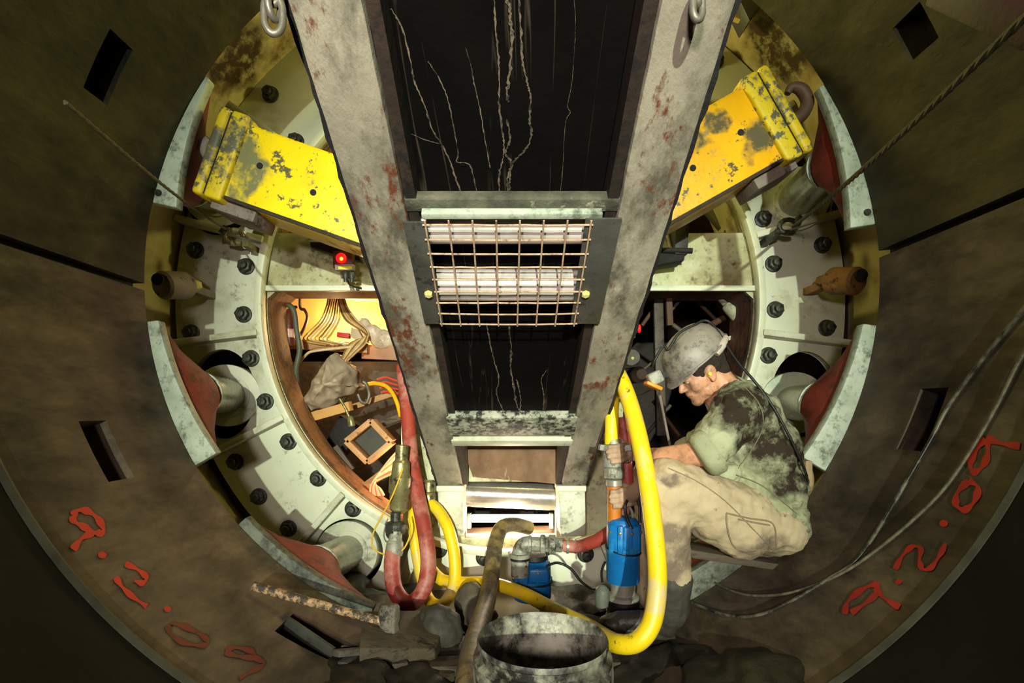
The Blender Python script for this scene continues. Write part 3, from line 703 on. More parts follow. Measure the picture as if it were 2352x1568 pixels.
# red hose with its coupling at lower left of the conveyor
rh = thing('red_hose', 'dusty red rubber hose hanging in a U beside the left conveyor foot', 'hose', P(960, 1380, 2.3))
tube('hose', PP([(925, 840, 2.75), (934, 930, 2.68), (944, 1040, 2.58), (958, 1130, 2.5), (974, 1210, 2.42), (984, 1290, 2.36), (972, 1355, 2.32), (938, 1386, 2.30), (908, 1355, 2.32), (900, 1300, 2.36), (905, 1255, 2.4)]), .036, M_hr, rh, n=20)
b = MB(); b.lathe([(.037, 0), (.040, .01), (.038, .06), (.030, .07), (.030, .11)], P(905, 1275, 2.39), (0.06, 0.12, 1), 24); b.build('ferrule', M_galv, rh)
b = MB(); b.lathe([(.042, 0), (.048, .01), (.048, .045), (.040, .055), (.024, .06), (.024, .10)], P(908, 1226, 2.42), (0.0, 0.05, 1), 8); b.build('coupling_nut', M_bolt, rh, bevel=.002)
cv = thing('pipe_valve', 'tall brass coupling above the red hose nut, left of the conveyor foot', 'valve', P(920, 1160, 2.46))
b = MB(); b.lathe([(.026, 0), (.044, .02), (.046, .09), (.052, .10), (.052, .17), (.044, .18), (.040, .24), (.03, .25), (.03, .32)], P(916, 1178, 2.46), (0.05, 0, 1), 24); b.build('valve_body', M_brass, cv)
b = MB(); b.beam(P(922, 1100, 2.44), P(918, 1040, 2.5), .03, .03); b.build('stem_pipe', M_galv, cv)
tube('lanyard', PP([(925, 1075, 2.42), (905, 1130, 2.4), (880, 1180, 2.4), (857, 1225, 2.4), (858, 1258, 2.4), (890, 1274, 2.38), (925, 1262, 2.38), (942, 1225, 2.4), (938, 1190, 2.42)]), .004, mat('yellow_cord', (196, 160, 40), None, None, 9, bump=0), cv, n=8)
# yellow hose loop left
yl = thing('yellow_hose', 'yellow hose loop hanging from a brass fitting beside the red hose', 'hose', P(1010, 1390, 2.5))
tube('hose', PP([(983, 1152, 2.60), (1006, 1172, 2.56), (1030, 1215, 2.5), (1044, 1280, 2.46), (1042, 1345, 2.44), (1016, 1388, 2.46), (986, 1378, 2.50), (968, 1325, 2.54), (956, 1260, 2.56), (950, 1205, 2.6), (952, 1150, 2.66)]), .0285, M_hy, yl, n=18)
b = MB(); b.lathe([(.026, -.02), (.034, 0), (.034, .05), (.028, .06), (.034, .065), (.034, .11), (.024, .12)], P(984, 1158, 2.60), (0.02, .05, 1), 20); b.build('fitting', M_brass, yl)
# the long yellow hose
y2 = thing('yellow_hose', 'long thick yellow hose sweeping up the right side past the blue pump', 'hose', P(1500, 1470, 1.75))
tube('hose', PP([(958, 1212, 2.62), (972, 1275, 2.58), (1010, 1328, 2.52), (1060, 1338, 2.44), (1130, 1340, 2.34), (1200, 1362, 2.22), (1270, 1398, 2.08), (1340, 1432, 1.92), (1400, 1468, 1.76)]), .0285, M_hy, y2, n=18)
tube('hose', PP([(1385, 1462, 1.72), (1420, 1478, 1.64), (1462, 1474, 1.60), (1494, 1436, 1.60), (1508, 1370, 1.62), (1509, 1290, 1.66), (1499, 1190, 1.71), (1483, 1080, 1.77), (1462, 980, 1.84), (1440, 905, 1.92), (1416, 852, 2.0), (1380, 800, 2.12)]), .030, M_hy, y2, n=22)
# riser: yellow hose, fittings, orange pipe
rs = thing('riser_pipe', 'upright riser of yellow hose, muddy pipe fittings and orange pipe above the blue pump', 'pipe', P(1410, 1190, 2.06))
tube('riser_hose', PP([(1408, 850, 2.12), (1406, 920, 2.08), (1405, 980, 2.06), (1404, 1030, 2.06)]), .027, M_hy, rs, n=18)
o = P(1411, 1116, 2.06); fx = MB()
fx.lathe([(.030, 0), (.034, .003), (.034, .024), (.030, .027)], o, (0, 0, 1), 24); fx.build('clamp_ring', M_clamp, rs)
fx = MB(); fx.lathe([(.034, .03), (.040, .035), (.040, .07), (.034, .075)], o, (0, 0, 1), 8); fx.build('union_nut', M_galv, rs, bevel=.002)
fx = MB(); fx.lathe([(.028, .07), (.038, .078), (.040, .12), (.036, .14), (.046, .145), (.046, .16), (.032, .168), (.030, .185)], o+Vector((-.004, 0, 0)), (0, 0, 1), 24)
for sx in (-1, 1): fx.beam(o+Vector((sx*.034, -.01, .15)), o+Vector((sx*.062, -.015, .155)), .022, .022, (0, 1, 0))
fx.build('quick_coupling', M_galv, rs)
fx = MB(); fx.cyl(P(1411, 1196, 2.06), P(1411, 1114, 2.06), .027, n=24); fx.build('orange_pipe', M_orange, rs)
# red hose behind the riser and to the lower pump
r2 = thing('red_hose', 'short red hose joining the elbow pipe to the blue pump, with two bright clamps', 'hose', P(1340, 1250, 2.3))
tube('hose', PP([(1296, 1253, 2.28), (1325, 1255, 2.26), (1352, 1248, 2.22), (1382, 1234, 2.18), (1420, 1200, 2.16), (1438, 1140, 2.16), (1440, 1080, 2.16), (1436, 1010, 2.16), (1430, 960, 2.18)]), .027, M_hr, r2, n=18)
for x in (1303, 1321):
    b = MB(); b.lathe([(.0285, -.006), (.031, -.005), (.031, .005), (.0285, .006)], P(x, 1254, 2.27), (1, 0, 0), 24); b.build('hose_clamp', M_clamp, r2)
# blue pumps
def pump(px, pyT, pyB, Y, wpx, label, base=True):
    rr = wpx/2/F*Y; zt = P(px, pyT, Y).z; zb = P(px, pyB, Y).z; h = zt-zb; o = P(px, pyB, Y)
    t = thing('submersible_pump', label, 'pump', o, 'blue drainage pumps')
    b = MB(); b.lathe([(rr*.96, 0), (rr, .01*1), (rr, h*.46), (rr*1.06, h*.48), (rr*1.06, h*.53), (rr*.98, h*.55), (rr*.97, h*.90), (rr*.80, h*.97), (rr*.45, h), (0, h)], o, (0, 0, 1), 32); b.build('motor_housing', M_blue, t)
    for a in (-.9, -.35, .25, .85):
        c = o+Vector((math.sin(a)*rr*.98, -math.cos(a)*rr*.98, 0)); b = MB()
        b.box(c+Vector((0, 0, h*.70)), (.020, .022, h*.42), Matrix.Rotation(a, 3, 'Z')); b.build('cooling_rib', M_blue, t, bevel=.004)
        b = MB(); b.lathe([(.006, 0), (.006, .006), (0, .008)], c+Vector((math.sin(a)*.010, -math.cos(a)*.010, h*.80)), (math.sin(a), -math.cos(a), 0), 10); b.build('screw', M_brass, t)
    b = MB(); b.box(o+Vector((rr*.3, -rr*.72, h*.72)), (rr*1.05, rr*.75, h*.38)); b.build('terminal_box', M_blue, t, bevel=.012, seg=3)
    b = MB(); b.ring([o+Vector((math.cos(k/24*6.283)*rr*1.03, math.sin(k/24*6.283)*rr*1.03, h*.50-.012*math.cos(k/24*6.283+.6))) for k in range(25)], .0045, 8, cap=False); b.build('retaining_strap', M_blk, t)
    if base:
        b = MB(); b.lathe([(rr*.72, 0), (rr*.72, -.05), (rr*.95, -.055), (rr*.95, -.07)], o, (0, 0, 1), 32); b.build('neck', M_galv, t)
        b = MB(); pr = []
        for k in range(8): pr += [(rr*.98, -.07-k*.016), (rr*.98, -.079-k*.016), (rr*.90, -.080-k*.016), (rr*.90, -.0855-k*.016)]
        b.lathe(pr, o, (0, 0, 1), 32); b.build('strainer', M_blk, t)
    return t, o, rr, h
p1_, o1, rr1, h1 = pump(1431, 1186, 1334, 2.06, 76, 'upright bright blue submersible pump on a ribbed black strainer beside the worker')
b = MB(); b.ring([o1+Vector((math.cos(a)*rr1*.55, -rr1*.2, h1+.0+.05*math.sin(a))) for a in [math.pi*k/12 for k in range(13)]], .006, 10); b.build('carry_handle', M_clamp, p1_)
tube('power_lead', PP([(1452, 1215, 1.99), (1440, 1190, 2.0), (1436, 1160, 2.0), (1450, 1140, 2.02), (1466, 1150, 2.0), (1470, 1200, 1.98)]), .006, M_blk, p1_, n=10)
p2_, o2, rr2, h2 = pump(1222, 1284, 1372, 2.42, 88, 'squat blue submersible pump half sunk in muddy water under the elbow pipe', base=False)
b = MB(); b.lathe([(rr2*.6, 0), (rr2*.72, .01), (rr2*.72, .03), (rr2*.3, .035)], o2+Vector((0.01, 0, h2*.97)), (0, 0, 1), 20); b.build('lid', M_blk, p2_)
b = MB(); b.ring([o2+Vector((.02+math.cos(a)*.05, -.04, h2+.03+.05*math.sin(a))) for a in [math.pi*k/12 for k in range(13)]], .007, 10); b.build('carry_handle', M_blk, p2_)
el = thing('elbow_pipe', 'grey elbow pipe and threaded union on top of the squat blue pump', 'pipe', P(1192, 1310, 2.32))
b = MB(); b.lathe([(.040, 0), (.040, .08), (.046, .083), (.046, .10), (.036, .102)], P(1194, 1322, 2.32), (0, 0, 1), 24); b.build('riser', M_galv, el)
b = MB(); b.lathe([(.043, 0), (.043, .018)], P(1194, 1285, 2.32), (0, 0, 1), 24); b.build('band', M_blk, el)
b = MB(); ps = [P(1194, 1282, 2.32), P(1194, 1268, 2.32), P(1198, 1257, 2.32), P(1206, 1250, 2.31), P(1218, 1248, 2.31)]
b.ring(smooth_path(ps, 6), .034, 24); b.build('elbow', M_galv, el)
b = MB(); b.lathe([(.040, 0), (.040, .012), (.032, .014), (.032, .05), (.040, .052), (.044, .055), (.044, .072), (.036, .074), (.036, .088), (.044, .09), (.044, .118), (.032, .12), (.030, .15)], P(1214, 1249, 2.31), (1, -.06, -.01), 8); b.build('union', M_galv, el, bevel=.002)
b = MB(); b.beam(P(2180, -25, 1.22), P(2420, 75, 1.0), .09, .06, (0, 1, 0)); tag(b.build('red_bar', mat('dark_red_bar', (58, 18, 13), (36, 14, 11), None, 9, rough=.7), bevel=.008), 'dark red painted bar in the gloom at the top right corner', 'bar')
# power leads between the pumps
tube('pump_cable', PP([(1255, 1300, 2.36), (1280, 1292, 2.34), (1310, 1305, 2.32), (1335, 1335, 2.28), (1362, 1352, 2.22), (1385, 1345, 2.14)]), .006, M_blk)
tag(bpy.data.objects['pump_cable'], 'thin black cable looping from the squat pump to the upright pump', 'cable')
fl = thing('float_switch', 'grey cone-shaped float switch hanging beside the upright blue pump', 'float switch', P(1382, 1370, 2.0))
b = MB(); b.lathe([(.012, 0), (.024, .01), (.028, .04), (.026, .075), (.014, .088), (.008, .092)], P(1382, 1398, 2.0), (0.03, 0, 1), 20); b.build('float_body', mat('grey_plastic', (104, 108, 98), (80, 84, 76), None, 9, rough=.4), fl)
tube('float_lead', PP([(1383, 1336, 2.0), (1382, 1310, 2.03), (1390, 1290, 2.06)]), .005, M_blk, fl, n=8)
# muddy brown suction hose
bh = CY
tag(tube('suction_hose', PP([(1215, 1212, 2.72), (1180, 1204, 2.64), (1152, 1212, 2.55), (1138, 1250, 2.44), (1130, 1310, 2.3), (1118, 1380, 2.1), (1100, 1440, 1.80), (1085, 1500, 1.5), (1078, 1568, 1.30), (1076, 1660, 1.15)]), [.036]*73, M_hb, n=20),
    'mud-caked tan suction hose bending down out of the lit conveyor opening', 'hose')
# white pail
pc = P(1246, 1466, 1.2); pz = pc.z
pl = thing('pail', 'filthy white plastic pail with ribbed collar, in the foreground', 'bucket', (pc.x, pc.y, pz-.37))
R = .150
prof = [(R*.86, -.365), (R*.86, -.37), (.01, -.37), (.01, -.362), (R*.84, -.36), (R*.945, -.03), (R*.975, 0), (R*.99, .004), (R, 0), (R*1.0, -.008), (R*.975, -.012), (R*.972, -.028), (R*1.05, -.034), (R*1.06, -.040), (R*.99, -.046),
        (R*.97, -.058), (R*1.04, -.064), (R*1.04, -.070), (R*.975, -.076), (R*.962, -.088), (R*1.02, -.093), (R*1.02, -.098), (R*.955, -.103), (R*.86, -.365)]
b = MB(); b.lathe(prof, pc, (0, 0, 1), 64); b.build('pail_body', M_pail, pl)
b = MB(); b.ring([pc+Vector((math.cos(a)*R*1.045, math.sin(a)*R*1.045*.9-.012, -.05-.11*math.sin(a)*-1*0-.10*abs(math.sin(a)))) for a in [math.pi+math.pi*k/24 for k in range(25)]], .0028, 8); b.build('bail_handle', M_steel, pl)
b = MB(); b.lathe([(R*.9, -.26), (R*.5, -.25), (0, -.24)], pc, (0, 0, 1), 40); b.build('mud_fill', M_mud, pl)
# sledgehammer resting on the lining
sh = thing('sledgehammer', 'sledgehammer with a taped pale wooden handle and a muddy steel head', 'hammer', CY(890, 1430, R1-.05))
ha = CY(580, 1345, R1-.03); hb = CY(886, 1430, R1-.10)
M_handle = mat('taped_handle', (196, 160, 118), (172, 136, 96), (60, 52, 42), 18, 46, .50, rough=.6, bump=.4)
b = MB(); b.ring([ha, ha.lerp(hb, .3), ha.lerp(hb, .7), hb+(hb-ha).normalized()*.02], [.0165, .0150, .0150, .0165], 16); b.build('handle', M_handle, sh)
u = Vector((0, .25, 1)).normalized(); b = MB(); b.lathe([(.031, -.066), (.038, -.056), (.040, -.018), (.035, 0), (.040, .018), (.038, .056), (.031, .066)], hb+(hb-ha).normalized()*.01, u, 8); b.build('hammer_head', mat('muddy_steel_head', (120, 112, 98), (84, 78, 68), (44, 40, 34), 18, 40, .54, rough=.6, bump=.5), sh, bevel=.003)
# timber block under the hammer head and floor debris
b = MB(); b.prism([CY(835, 1402, R1-.10), CY(990, 1400, R1-.10), CY(1022, 1430, R1-.09), CY(1000, 1490, R1-.07), CY(825, 1488, R1-.07)], (0, 0, -.10))
tag(b.build('timber_block', M_woodd, bevel=.006), 'muddy squared timber block lying under the sledgehammer head', 'timber')
b = MB(); b.beam(CY(648, 1425, R1+.02), CY(765, 1505, R1+.0), .06, .012, (0, 1, .3)); 
tag(b.build('steel_angle', M_flat, bevel=.002), 'bent grimy steel strip lying in the lower left lining pocket', 'steel strip')
b = MB(); b.beam(CY(770, 1500, R1-.03), CY(985, 1480, R1-.02), .05, .02, (0, .3, 1)); tag(b.build('steel_strip', M_steel, bevel=.002), 'flat muddy steel strip in front of the timber block', 'steel strip')
for i, (x, y, s, lb) in enumerate([(905, 1525, .045, 'small muddy wooden offcut in front of the timber block'), (800, 1515, .035, 'broken steel scrap left of the wooden offcut'), (1005, 1545, .06, 'flat muddy board end at the bottom left of the suction hose')]):
    b = MB(); b.box(CY(x, y, R1-.02), (s*2, s, s*.5), Matrix.Rotation(.3+i, 3, 'Z')); tag(b.build('scrap_piece', [M_woodd, M_flat, M_woodd][i], bevel=.004), lb, 'scrap')
b = MB(); b.beam(CY(980, 1530, R1-.015), CY(1420, 1520, R1-.01), .10, .035, (0, .1, 1)); tag(b.build('plank', M_woodd, bevel=.004), 'dark muddy plank lying across the floor behind the pail', 'plank')
# mud on the floor: lumpy heaps
def heap(name, pts, r, m, label, cat='mud', kind='stuff'):
    b = MB()
    for p, s in pts: b.ball(p, (s*1.5, s*1.2, s*.45), n=14)
    def mods(o):
        rm = o.modifiers.new('r', 'REMESH'); rm.mode = 'VOXEL'; rm.voxel_size = .018
        tx = bpy.data.textures.new('lumps', 'CLOUDS'); tx.noise_scale = .07
        d = o.modifiers.new('d', 'DISPLACE'); d.texture = tx; d.strength = .035; d.mid_level = .5
    o = b.build(name, m, mods=mods); tag(o, label, cat, kind=kind); return o
hp = []
for k in range(46):
    x = random.uniform(760, 1800); y = random.uniform(1480, 1640)
    hp.append((CY(x, y, R1+.005), random.uniform(.05, .10)))
heap('floor_mud', hp, .1, M_mud, 'wet dark mud spread along the tunnel floor')
b = MB(); n = 40
zz = -.03; hw = math.sqrt(RS**2-(AXZ-zz)**2)-.01
b.add([(-hw, D1+.02, zz), (hw, D1+.02, zz), (hw, D2-.005, zz), (-hw, D2-.005, zz)], [[0, 1, 2, 3]]); tag(b.build('standing_water', M_water, smooth=False), 'muddy standing water in the gap below the bulkhead', 'water', kind='stuff')
hp = []
for k in range(26):
    x = random.choice([random.uniform(-1.0, -.45), random.uniform(.2, .95)]); hp.append((Vector((x, random.uniform(2.15, 2.7), zz-.01+abs(x)*.10)), random.uniform(.06, .11)))
heap('sump_mud', hp, .1, M_mud, 'dark mud heaped in the gap under the bulkhead beside the water')
rk = MB(); rk.ball((P(1085, 1400, 2.28)), (.075, .07, .115), n=18); rk.ball(P(1110, 1425, 2.26), (.07, .06, .06))
def rmods(o):
    rm = o.modifiers.new('r', 'REMESH'); rm.mode = 'VOXEL'; rm.voxel_size = .012
    tx = bpy.data.textures.new('rock', 'CLOUDS'); tx.noise_scale = .09
    d = o.modifiers.new('d', 'DISPLACE'); d.texture = tx; d.strength = .05
M_sack = mat('muddy_sack', (92, 84, 66), (64, 60, 48), None, 6, rough=.7, bump=.5)
tag(rk.build('sandbag', M_sack, mods=rmods), 'round muddy sandbag between the suction hose and the yellow hose loop', 'sandbag')
rk = MB(); rk.ball(P(1010, 1445, 2.0), (.09, .08, .10), n=18); tag(rk.build('sandbag', mat('dark_sack', (62, 60, 48), (46, 44, 36), None, 6, rough=.7, bump=.5), mods=rmods), 'dark muddy sandbag right of the timber block', 'sandbag')
# wire ropes
def rope(name, pts, r, m, label, cat='rope', straight=True):
    b = MB(); a, c = pts; d = (c-a); L = d.length; d.normalize(); up = Vector((0, 0, 1)); s1 = d.cross(up).normalized(); s2 = s1.cross(d)
    N = int(L/.008)
    for st in range(3):
        ps = [a+d*L*i/N+(s1*math.cos(i*.38+st*2.094)+s2*math.sin(i*.38+st*2.094))*r*.42+Vector((0, 0, -.02*math.sin(math.pi*i/N))) for i in range(N+1)]
        b.ring(ps, r*.62, 6)
    o = b.build(name, m); return tag(o, label, cat)
rope('wire_rope', [P(2480, -80, .78), P(1822, 520, 2.62)], .0085, M_rope, 'taut wire rope running from the upper right down to the right bulkhead flange')
rope('wire_rope', [P(150, 235, 1.15), P(522, 528, 2.66)], .0055, M_rope, 'thin wire rope at left running to the clamp on the bulkhead flange')
for px, py, Y, lb in ((1808, 522, 2.64, 'dark shackle and clips where the right wire rope ends'), (540, 545, 2.66, 'pale shackle and clips where the left wire rope ends')):
    t = thing('rope_shackle', lb, 'shackle', P(px, py, Y)); c = P(px, py, Y); m = M_bolt if px > 1000 else M_brass
    b = MB(); b.ring([c+Vector((.045*math.cos(a), -.01, .035*math.sin(a))) for a in [math.pi*1.7*k/20 for k in range(21)]], .012, 10); b.build('bow', m, t)
    b = MB(); b.cyl(c+Vector((-.06, 0, -.02)), c+Vector((.03, .0, -.03)), .013); b.build('pin', m, t)
    b = MB(); b.box(c+Vector((.05 if px > 1000 else -.045, -.01, .03)), (.035, .035, .045), Matrix.Rotation(.6, 3, 'Y')); b.build('rope_clip', M_bolt, t, bevel=.005)
    b = MB(); b.beam(c+Vector((-.05 if px > 1000 else .05, 0, -.03)), Vector((c.x+(-.06 if px > 1000 else .06), D2, c.z-.04)), .03, .03, (0, 0, 1)); b.build('anchor_lug', m, t)
# cables on the right lining
def wallcable(name, px, r, m, label):
    pts = [CY(x, y, R1-r-.004) for x, y in px]
    o = tube(name, pts, r, m, n=10); return tag(o, label, 'cable')
wallcable('lining_cable', [(2420, 620), (2352, 708), (2260, 820), (2180, 930), (2140, 1005), (2085, 1100), (2020, 1210), (1962, 1290), (1905, 1328), (1820, 1378), (1740, 1412), (1670, 1412), (1600, 1388), (1560, 1370)], .0055, M_wireb, 'taped black cable lying along the right lining, upper of two strands')
wallcable('lining_cable', [(2420, 730), (2352, 810), (2290, 930), (2235, 1025), (2170, 1120), (2090, 1200), (2010, 1265), (1940, 1312), (1860, 1348), (1780, 1366), (1700, 1362), (1630, 1330), (1578, 1284)], .0048, M_wire, 'bare grey cable on the right lining passing below the worker, outer strand')
# painted dates
def strokes(px, w, m, name, label, parent=None):
    b = MB()
    for st in px:
        if len(st) == 1:
            x, y = st[0]; n = 12; c = [CY(x+w*1.1*math.cos(i*2*math.pi/n), y+w*.9*math.sin(i*2*math.pi/n), R1-.003) for i in range(n)]
            b.add(c, [list(range(n))]); continue
        pts = smooth_path([Vector((x, y, 0)) for x, y in st], 5); L = []; Rr = []
        for i, p in enumerate(pts):
            t = (pts[min(i+1, len(pts)-1)]-pts[max(0, i-1)]); t.normalize(); q = Vector((-t.y, t.x, 0)); ww = w*(.8+.35*math.sin(i*.9))*.9
            L.append(CY(p.x+q.x*ww, p.y+q.y*ww, R1-.003)); Rr.append(CY(p.x-q.x*ww, p.y-q.y*ww, R1-.003))
        n = len(pts); b.add(L+Rr, [[i, i+1, n+i+1, n+i] for i in range(n-1)])
    return b.build(name, m, parent)
def c6(l): return [(x/2, 784+y/2) for x, y in l]
def c8(l): return [(1500+x/2, 784+y/2) for x, y in l]
d1 = thing('painted_date', 'red spray-painted date 9.2.09 on the lower left lining', 'painted writing', CY(235, 1275))
strokes([c6([(335, 800), (360, 775), (410, 782), (455, 820), (475, 870), (440, 878), (385, 850), (340, 825), (335, 800)]), c6([(430, 875), (375, 905), (335, 955)]), c6([(470, 980)])], 9, M_redp, 'digit_stroke', None, d1)
strokes([c6([(575, 1020), (630, 1045), (672, 1082), (655, 1108), (618, 1098)]), c6([(532, 1082), (560, 1125), (610, 1172), (675, 1216)]), c6([(770, 1228)])], 7.5, M_redp, 'digit_stroke', None, d1)
strokes([c6([(770, 1300), (785, 1345), (850, 1385), (930, 1395), (955, 1380), (925, 1348), (850, 1310), (785, 1292)]), c6([(1035, 1425), (1090, 1445), (1165, 1450), (1155, 1422), (1080, 1405), (1035, 1415)]), c6([(1165, 1450), (1215, 1478), (1165, 1510), (1100, 1545)])], 7, M_redf, 'digit_stroke', None, d1)
d2 = thing('painted_date', 'darker red spray-painted date 9.2.09 on the lower right lining', 'painted writing', CY(2130, 1260))
M_redr = mat('dark_red_spray', (200, 38, 22), (150, 32, 20), None, 12, rough=.6, bump=0)
strokes([c8([(1525, 445), (1490, 490), (1458, 555), (1472, 598), (1512, 575), (1538, 515), (1535, 455)]), c8([(1530, 442), (1600, 468), (1685, 480)])], 9, M_redr, 'digit_stroke', None, d2)
strokes([c8([(1450, 640), (1400, 690), (1392, 748), (1430, 773), (1475, 735), (1492, 670), (1450, 640)]), c8([(1335, 835)])], 9, M_redr, 'digit_stroke', None, d2)
strokes([c8([(1112, 1045), (1145, 985), (1190, 942), (1230, 952), (1224, 1005), (1240, 1045), (1280, 1035), (1318, 980), (1345, 925)]), c8([(1128, 1103)])], 7, M_redr, 'digit_stroke', None, d2)
strokes([c8([(880, 1252), (895, 1195), (955, 1142), (1018, 1116), (1032, 1148), (985, 1195), (910, 1245)]), c8([(1020, 1130), (1062, 1178), (1132, 1220)])], 8, M_redr, 'digit_stroke', None, d2)
# ================================================================== through the left hatch
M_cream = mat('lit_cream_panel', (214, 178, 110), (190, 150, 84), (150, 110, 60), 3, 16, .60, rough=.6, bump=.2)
b = MB(); b.prism([P(618, 560, 3.75), P(960, 560, 3.75), P(960, 800, 3.75), P(618, 800, 3.75)], (0, .04, 0)); tag(b.build('cream_panel', M_cream, bevel=.004), 'cream back panel lit yellow at the top of the left hatch', 'panel')
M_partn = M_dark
b = MB(); b.box((-.42, 3.75, 1.1), (.03, 1.6, 2.4)); b.build('light_divider', M_dark, bulk)  # unseen plates added to keep left hatch light out of the right side
b = MB(); b.box((.42, 3.75, 1.1), (.03, 1.6, 2.4)); b.build('light_divider', M_dark, bulk)
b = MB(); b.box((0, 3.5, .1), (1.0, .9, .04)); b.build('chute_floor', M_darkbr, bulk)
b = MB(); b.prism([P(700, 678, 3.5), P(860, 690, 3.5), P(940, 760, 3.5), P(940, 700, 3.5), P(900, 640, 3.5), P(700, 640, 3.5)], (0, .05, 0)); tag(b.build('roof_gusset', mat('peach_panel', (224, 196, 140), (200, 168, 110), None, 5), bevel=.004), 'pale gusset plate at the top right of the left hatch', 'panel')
wl = thing('work_lamp', 'small glowing work lamp in the top left corner of the left hatch', 'lamp', P(644, 690, 3.16))
b = MB(); b.lathe([(0, 0), (.012, .004), (.014, .02), (.012, .05), (0, .056)], P(644, 697, 3.14), (0, 0, 1), 16); b.build('lens', M_glow, wl)
b = MB(); b.lathe([(.016, 0), (.016, .03)], P(644, 706, 3.14), (0, 0, 1), 12); b.build('lamp_body', M_blk, wl)
# fire extinguisher
fe = thing('fire_extinguisher', 'red-labelled fire extinguisher hanging at the left edge of the left hatch', 'fire extinguisher', P(652, 800, 3.12))
b = MB(); b.lathe([(.030, 0), (.034, .01), (.034, .18), (.02, .205), (.012, .22)], P(664, 795, 3.10), (0, 0, 1), 24); b.build('cylinder_body', mat('dark_extinguisher', (96, 40, 26), (70, 32, 22), None, 9, rough=.4), fe)
b = MB(); b.lathe([(.0348, .05), (.0348, .10)], P(664, 795, 3.10), (0, 0, 1), 24)
b.build('label_band', mat('white_label', (206, 190, 170), (176, 70, 56), None, 30, rough=.4, bump=0), fe)
b = MB(); b.beam(P(664, 712, 3.10), P(680, 704, 3.08), .014, .02); b.build('trigger', M_blk, fe)
# grey strap post beside it
b = MB(); b.ring(smooth_path(PP([(654, 695, 3.05), (674, 712, 3.05), (682, 760, 3.05), (688, 805, 3.05), (680, 850, 3.06), (684, 900, 3.1)]), 6), .016, 10); tag(b.build('grey_hose', mat('grey_green_hose', (86, 88, 70), (62, 64, 52), None, 9, rough=.5)), 'grey green hose hanging in front of the fire extinguisher', 'hose')
tag(tube('black_pipe', PP([(690, 670, 3.4), (690, 706, 3.4), (700, 712, 3.38), (706, 728, 3.36), (700, 750, 3.34), (690, 770, 3.34)]), .010, mat('brown_black_pipe', (70, 50, 24), None, None, 9)), 'bent black pipe against the lit cream panel', 'pipe')
# cable bundle (hanging)
cbm = [mat('straw_cable', (200, 160, 84), (150, 112, 56), None, 20, rough=.5, bump=.1), mat('brown_cable', (132, 100, 58), (96, 70, 42), None, 20, rough=.5, bump=.1), mat('pale_cable', (206, 182, 140), (168, 140, 100), None, 20, rough=.5, bump=.1)]
k = 0
names = ['leftmost', 'second', 'third', 'fourth', 'fifth', 'sixth', 'seventh']
for i in range(7):
    x = 755+i*5; xe = 700+i*9
    o = tube('hanging_cable', PP([(x, 672, 3.42), (x-4, 700, 3.4), (x-18+i*2, 735, 3.34), (xe+8, 765, 3.28), (xe, 782, 3.22), (xe+50, 792, 3.2)]), .0065, cbm[i % 3], n=8)
    tag(o, 'straw and brown cables hanging in a bunch at the top middle of the left hatch', 'cable', 'hanging cable bunch')
for i in range(5):
    o = tube('hanging_cable', PP([(776+i*3, 672, 3.42), (781+i*4, 705, 3.38), (795+i*6, 735, 3.3), (832+i*3, 760, 3.25), (846, 775+i*3, 3.2)]), .007, cbm[(i+1) % 3], n=8)
    tag(o, 'cables sweeping from the hanging bunch down to the right, left hatch', 'cable', 'right-hand hanging cables')
for i in range(8):
    o = tube('coiled_cable', PP([(846-i*2, 770+i, 3.18), (838-i*5, 790, 3.16), (815-i*4, 812+i, 3.14), (800-i*3, 826+i*2, 3.12), (786+i*3, 838-i, 3.14)]), .006, cbm[i % 3], n=8)
    tag(o, 'looped pale cables lying above the sack in the left hatch', 'cable', 'looped cables above the sack')
tag(tube('bent_rod', PP([(688, 832, 3.14), (706, 812, 3.12), (722, 806, 3.12), (770, 800, 3.14), (812, 796, 3.16)]), .008, cbm[2], n=8), 'bent pale rod running above the sack in the left hatch', 'rod')
# shelf planks
def plank(name, a, c, w, h, m, label, cat='plank', up=(0, 1, 0)):
    b = MB(); b.beam(a, c, w, h, up); return tag(b.build(name, m, bevel=.003), label, cat)
plank('shelf_plank', P(640, 788, 3.25), P(845, 800, 3.25), .06, .03, M_wood, 'tan wooden shelf plank below the cables in the left hatch')
plank('steel_channel', P(835, 808, 3.35), P(925, 812, 3.3), .09, .05, mat('pinkish_steel', (176, 132, 100), (140, 100, 76), None, 6), 'pinkish steel channel behind the left conveyor beam in the hatch', 'channel')
b = MB(); b.box(P(790, 770, 3.2), (.075, .04, .03), Matrix.Rotation(.12, 3, 'Y')); tag(b.build('red_box', mat('red_plastic', (190, 40, 36), (160, 34, 30), None, 9, bump=0), bevel=.003), 'small red box on the shelf among the cables', 'box')
b = MB(); b.prism([P(806, 752, 3.2), P(822, 756, 3.2), P(836, 782, 3.2), P(826, 788, 3.2), P(804, 772, 3.2)], (0, .05, 0)); tag(b.build('grey_box', mat('grey_carton', (170, 150, 120), None, None, 9), bevel=.004), 'grey carton beside the red box on the shelf', 'box')
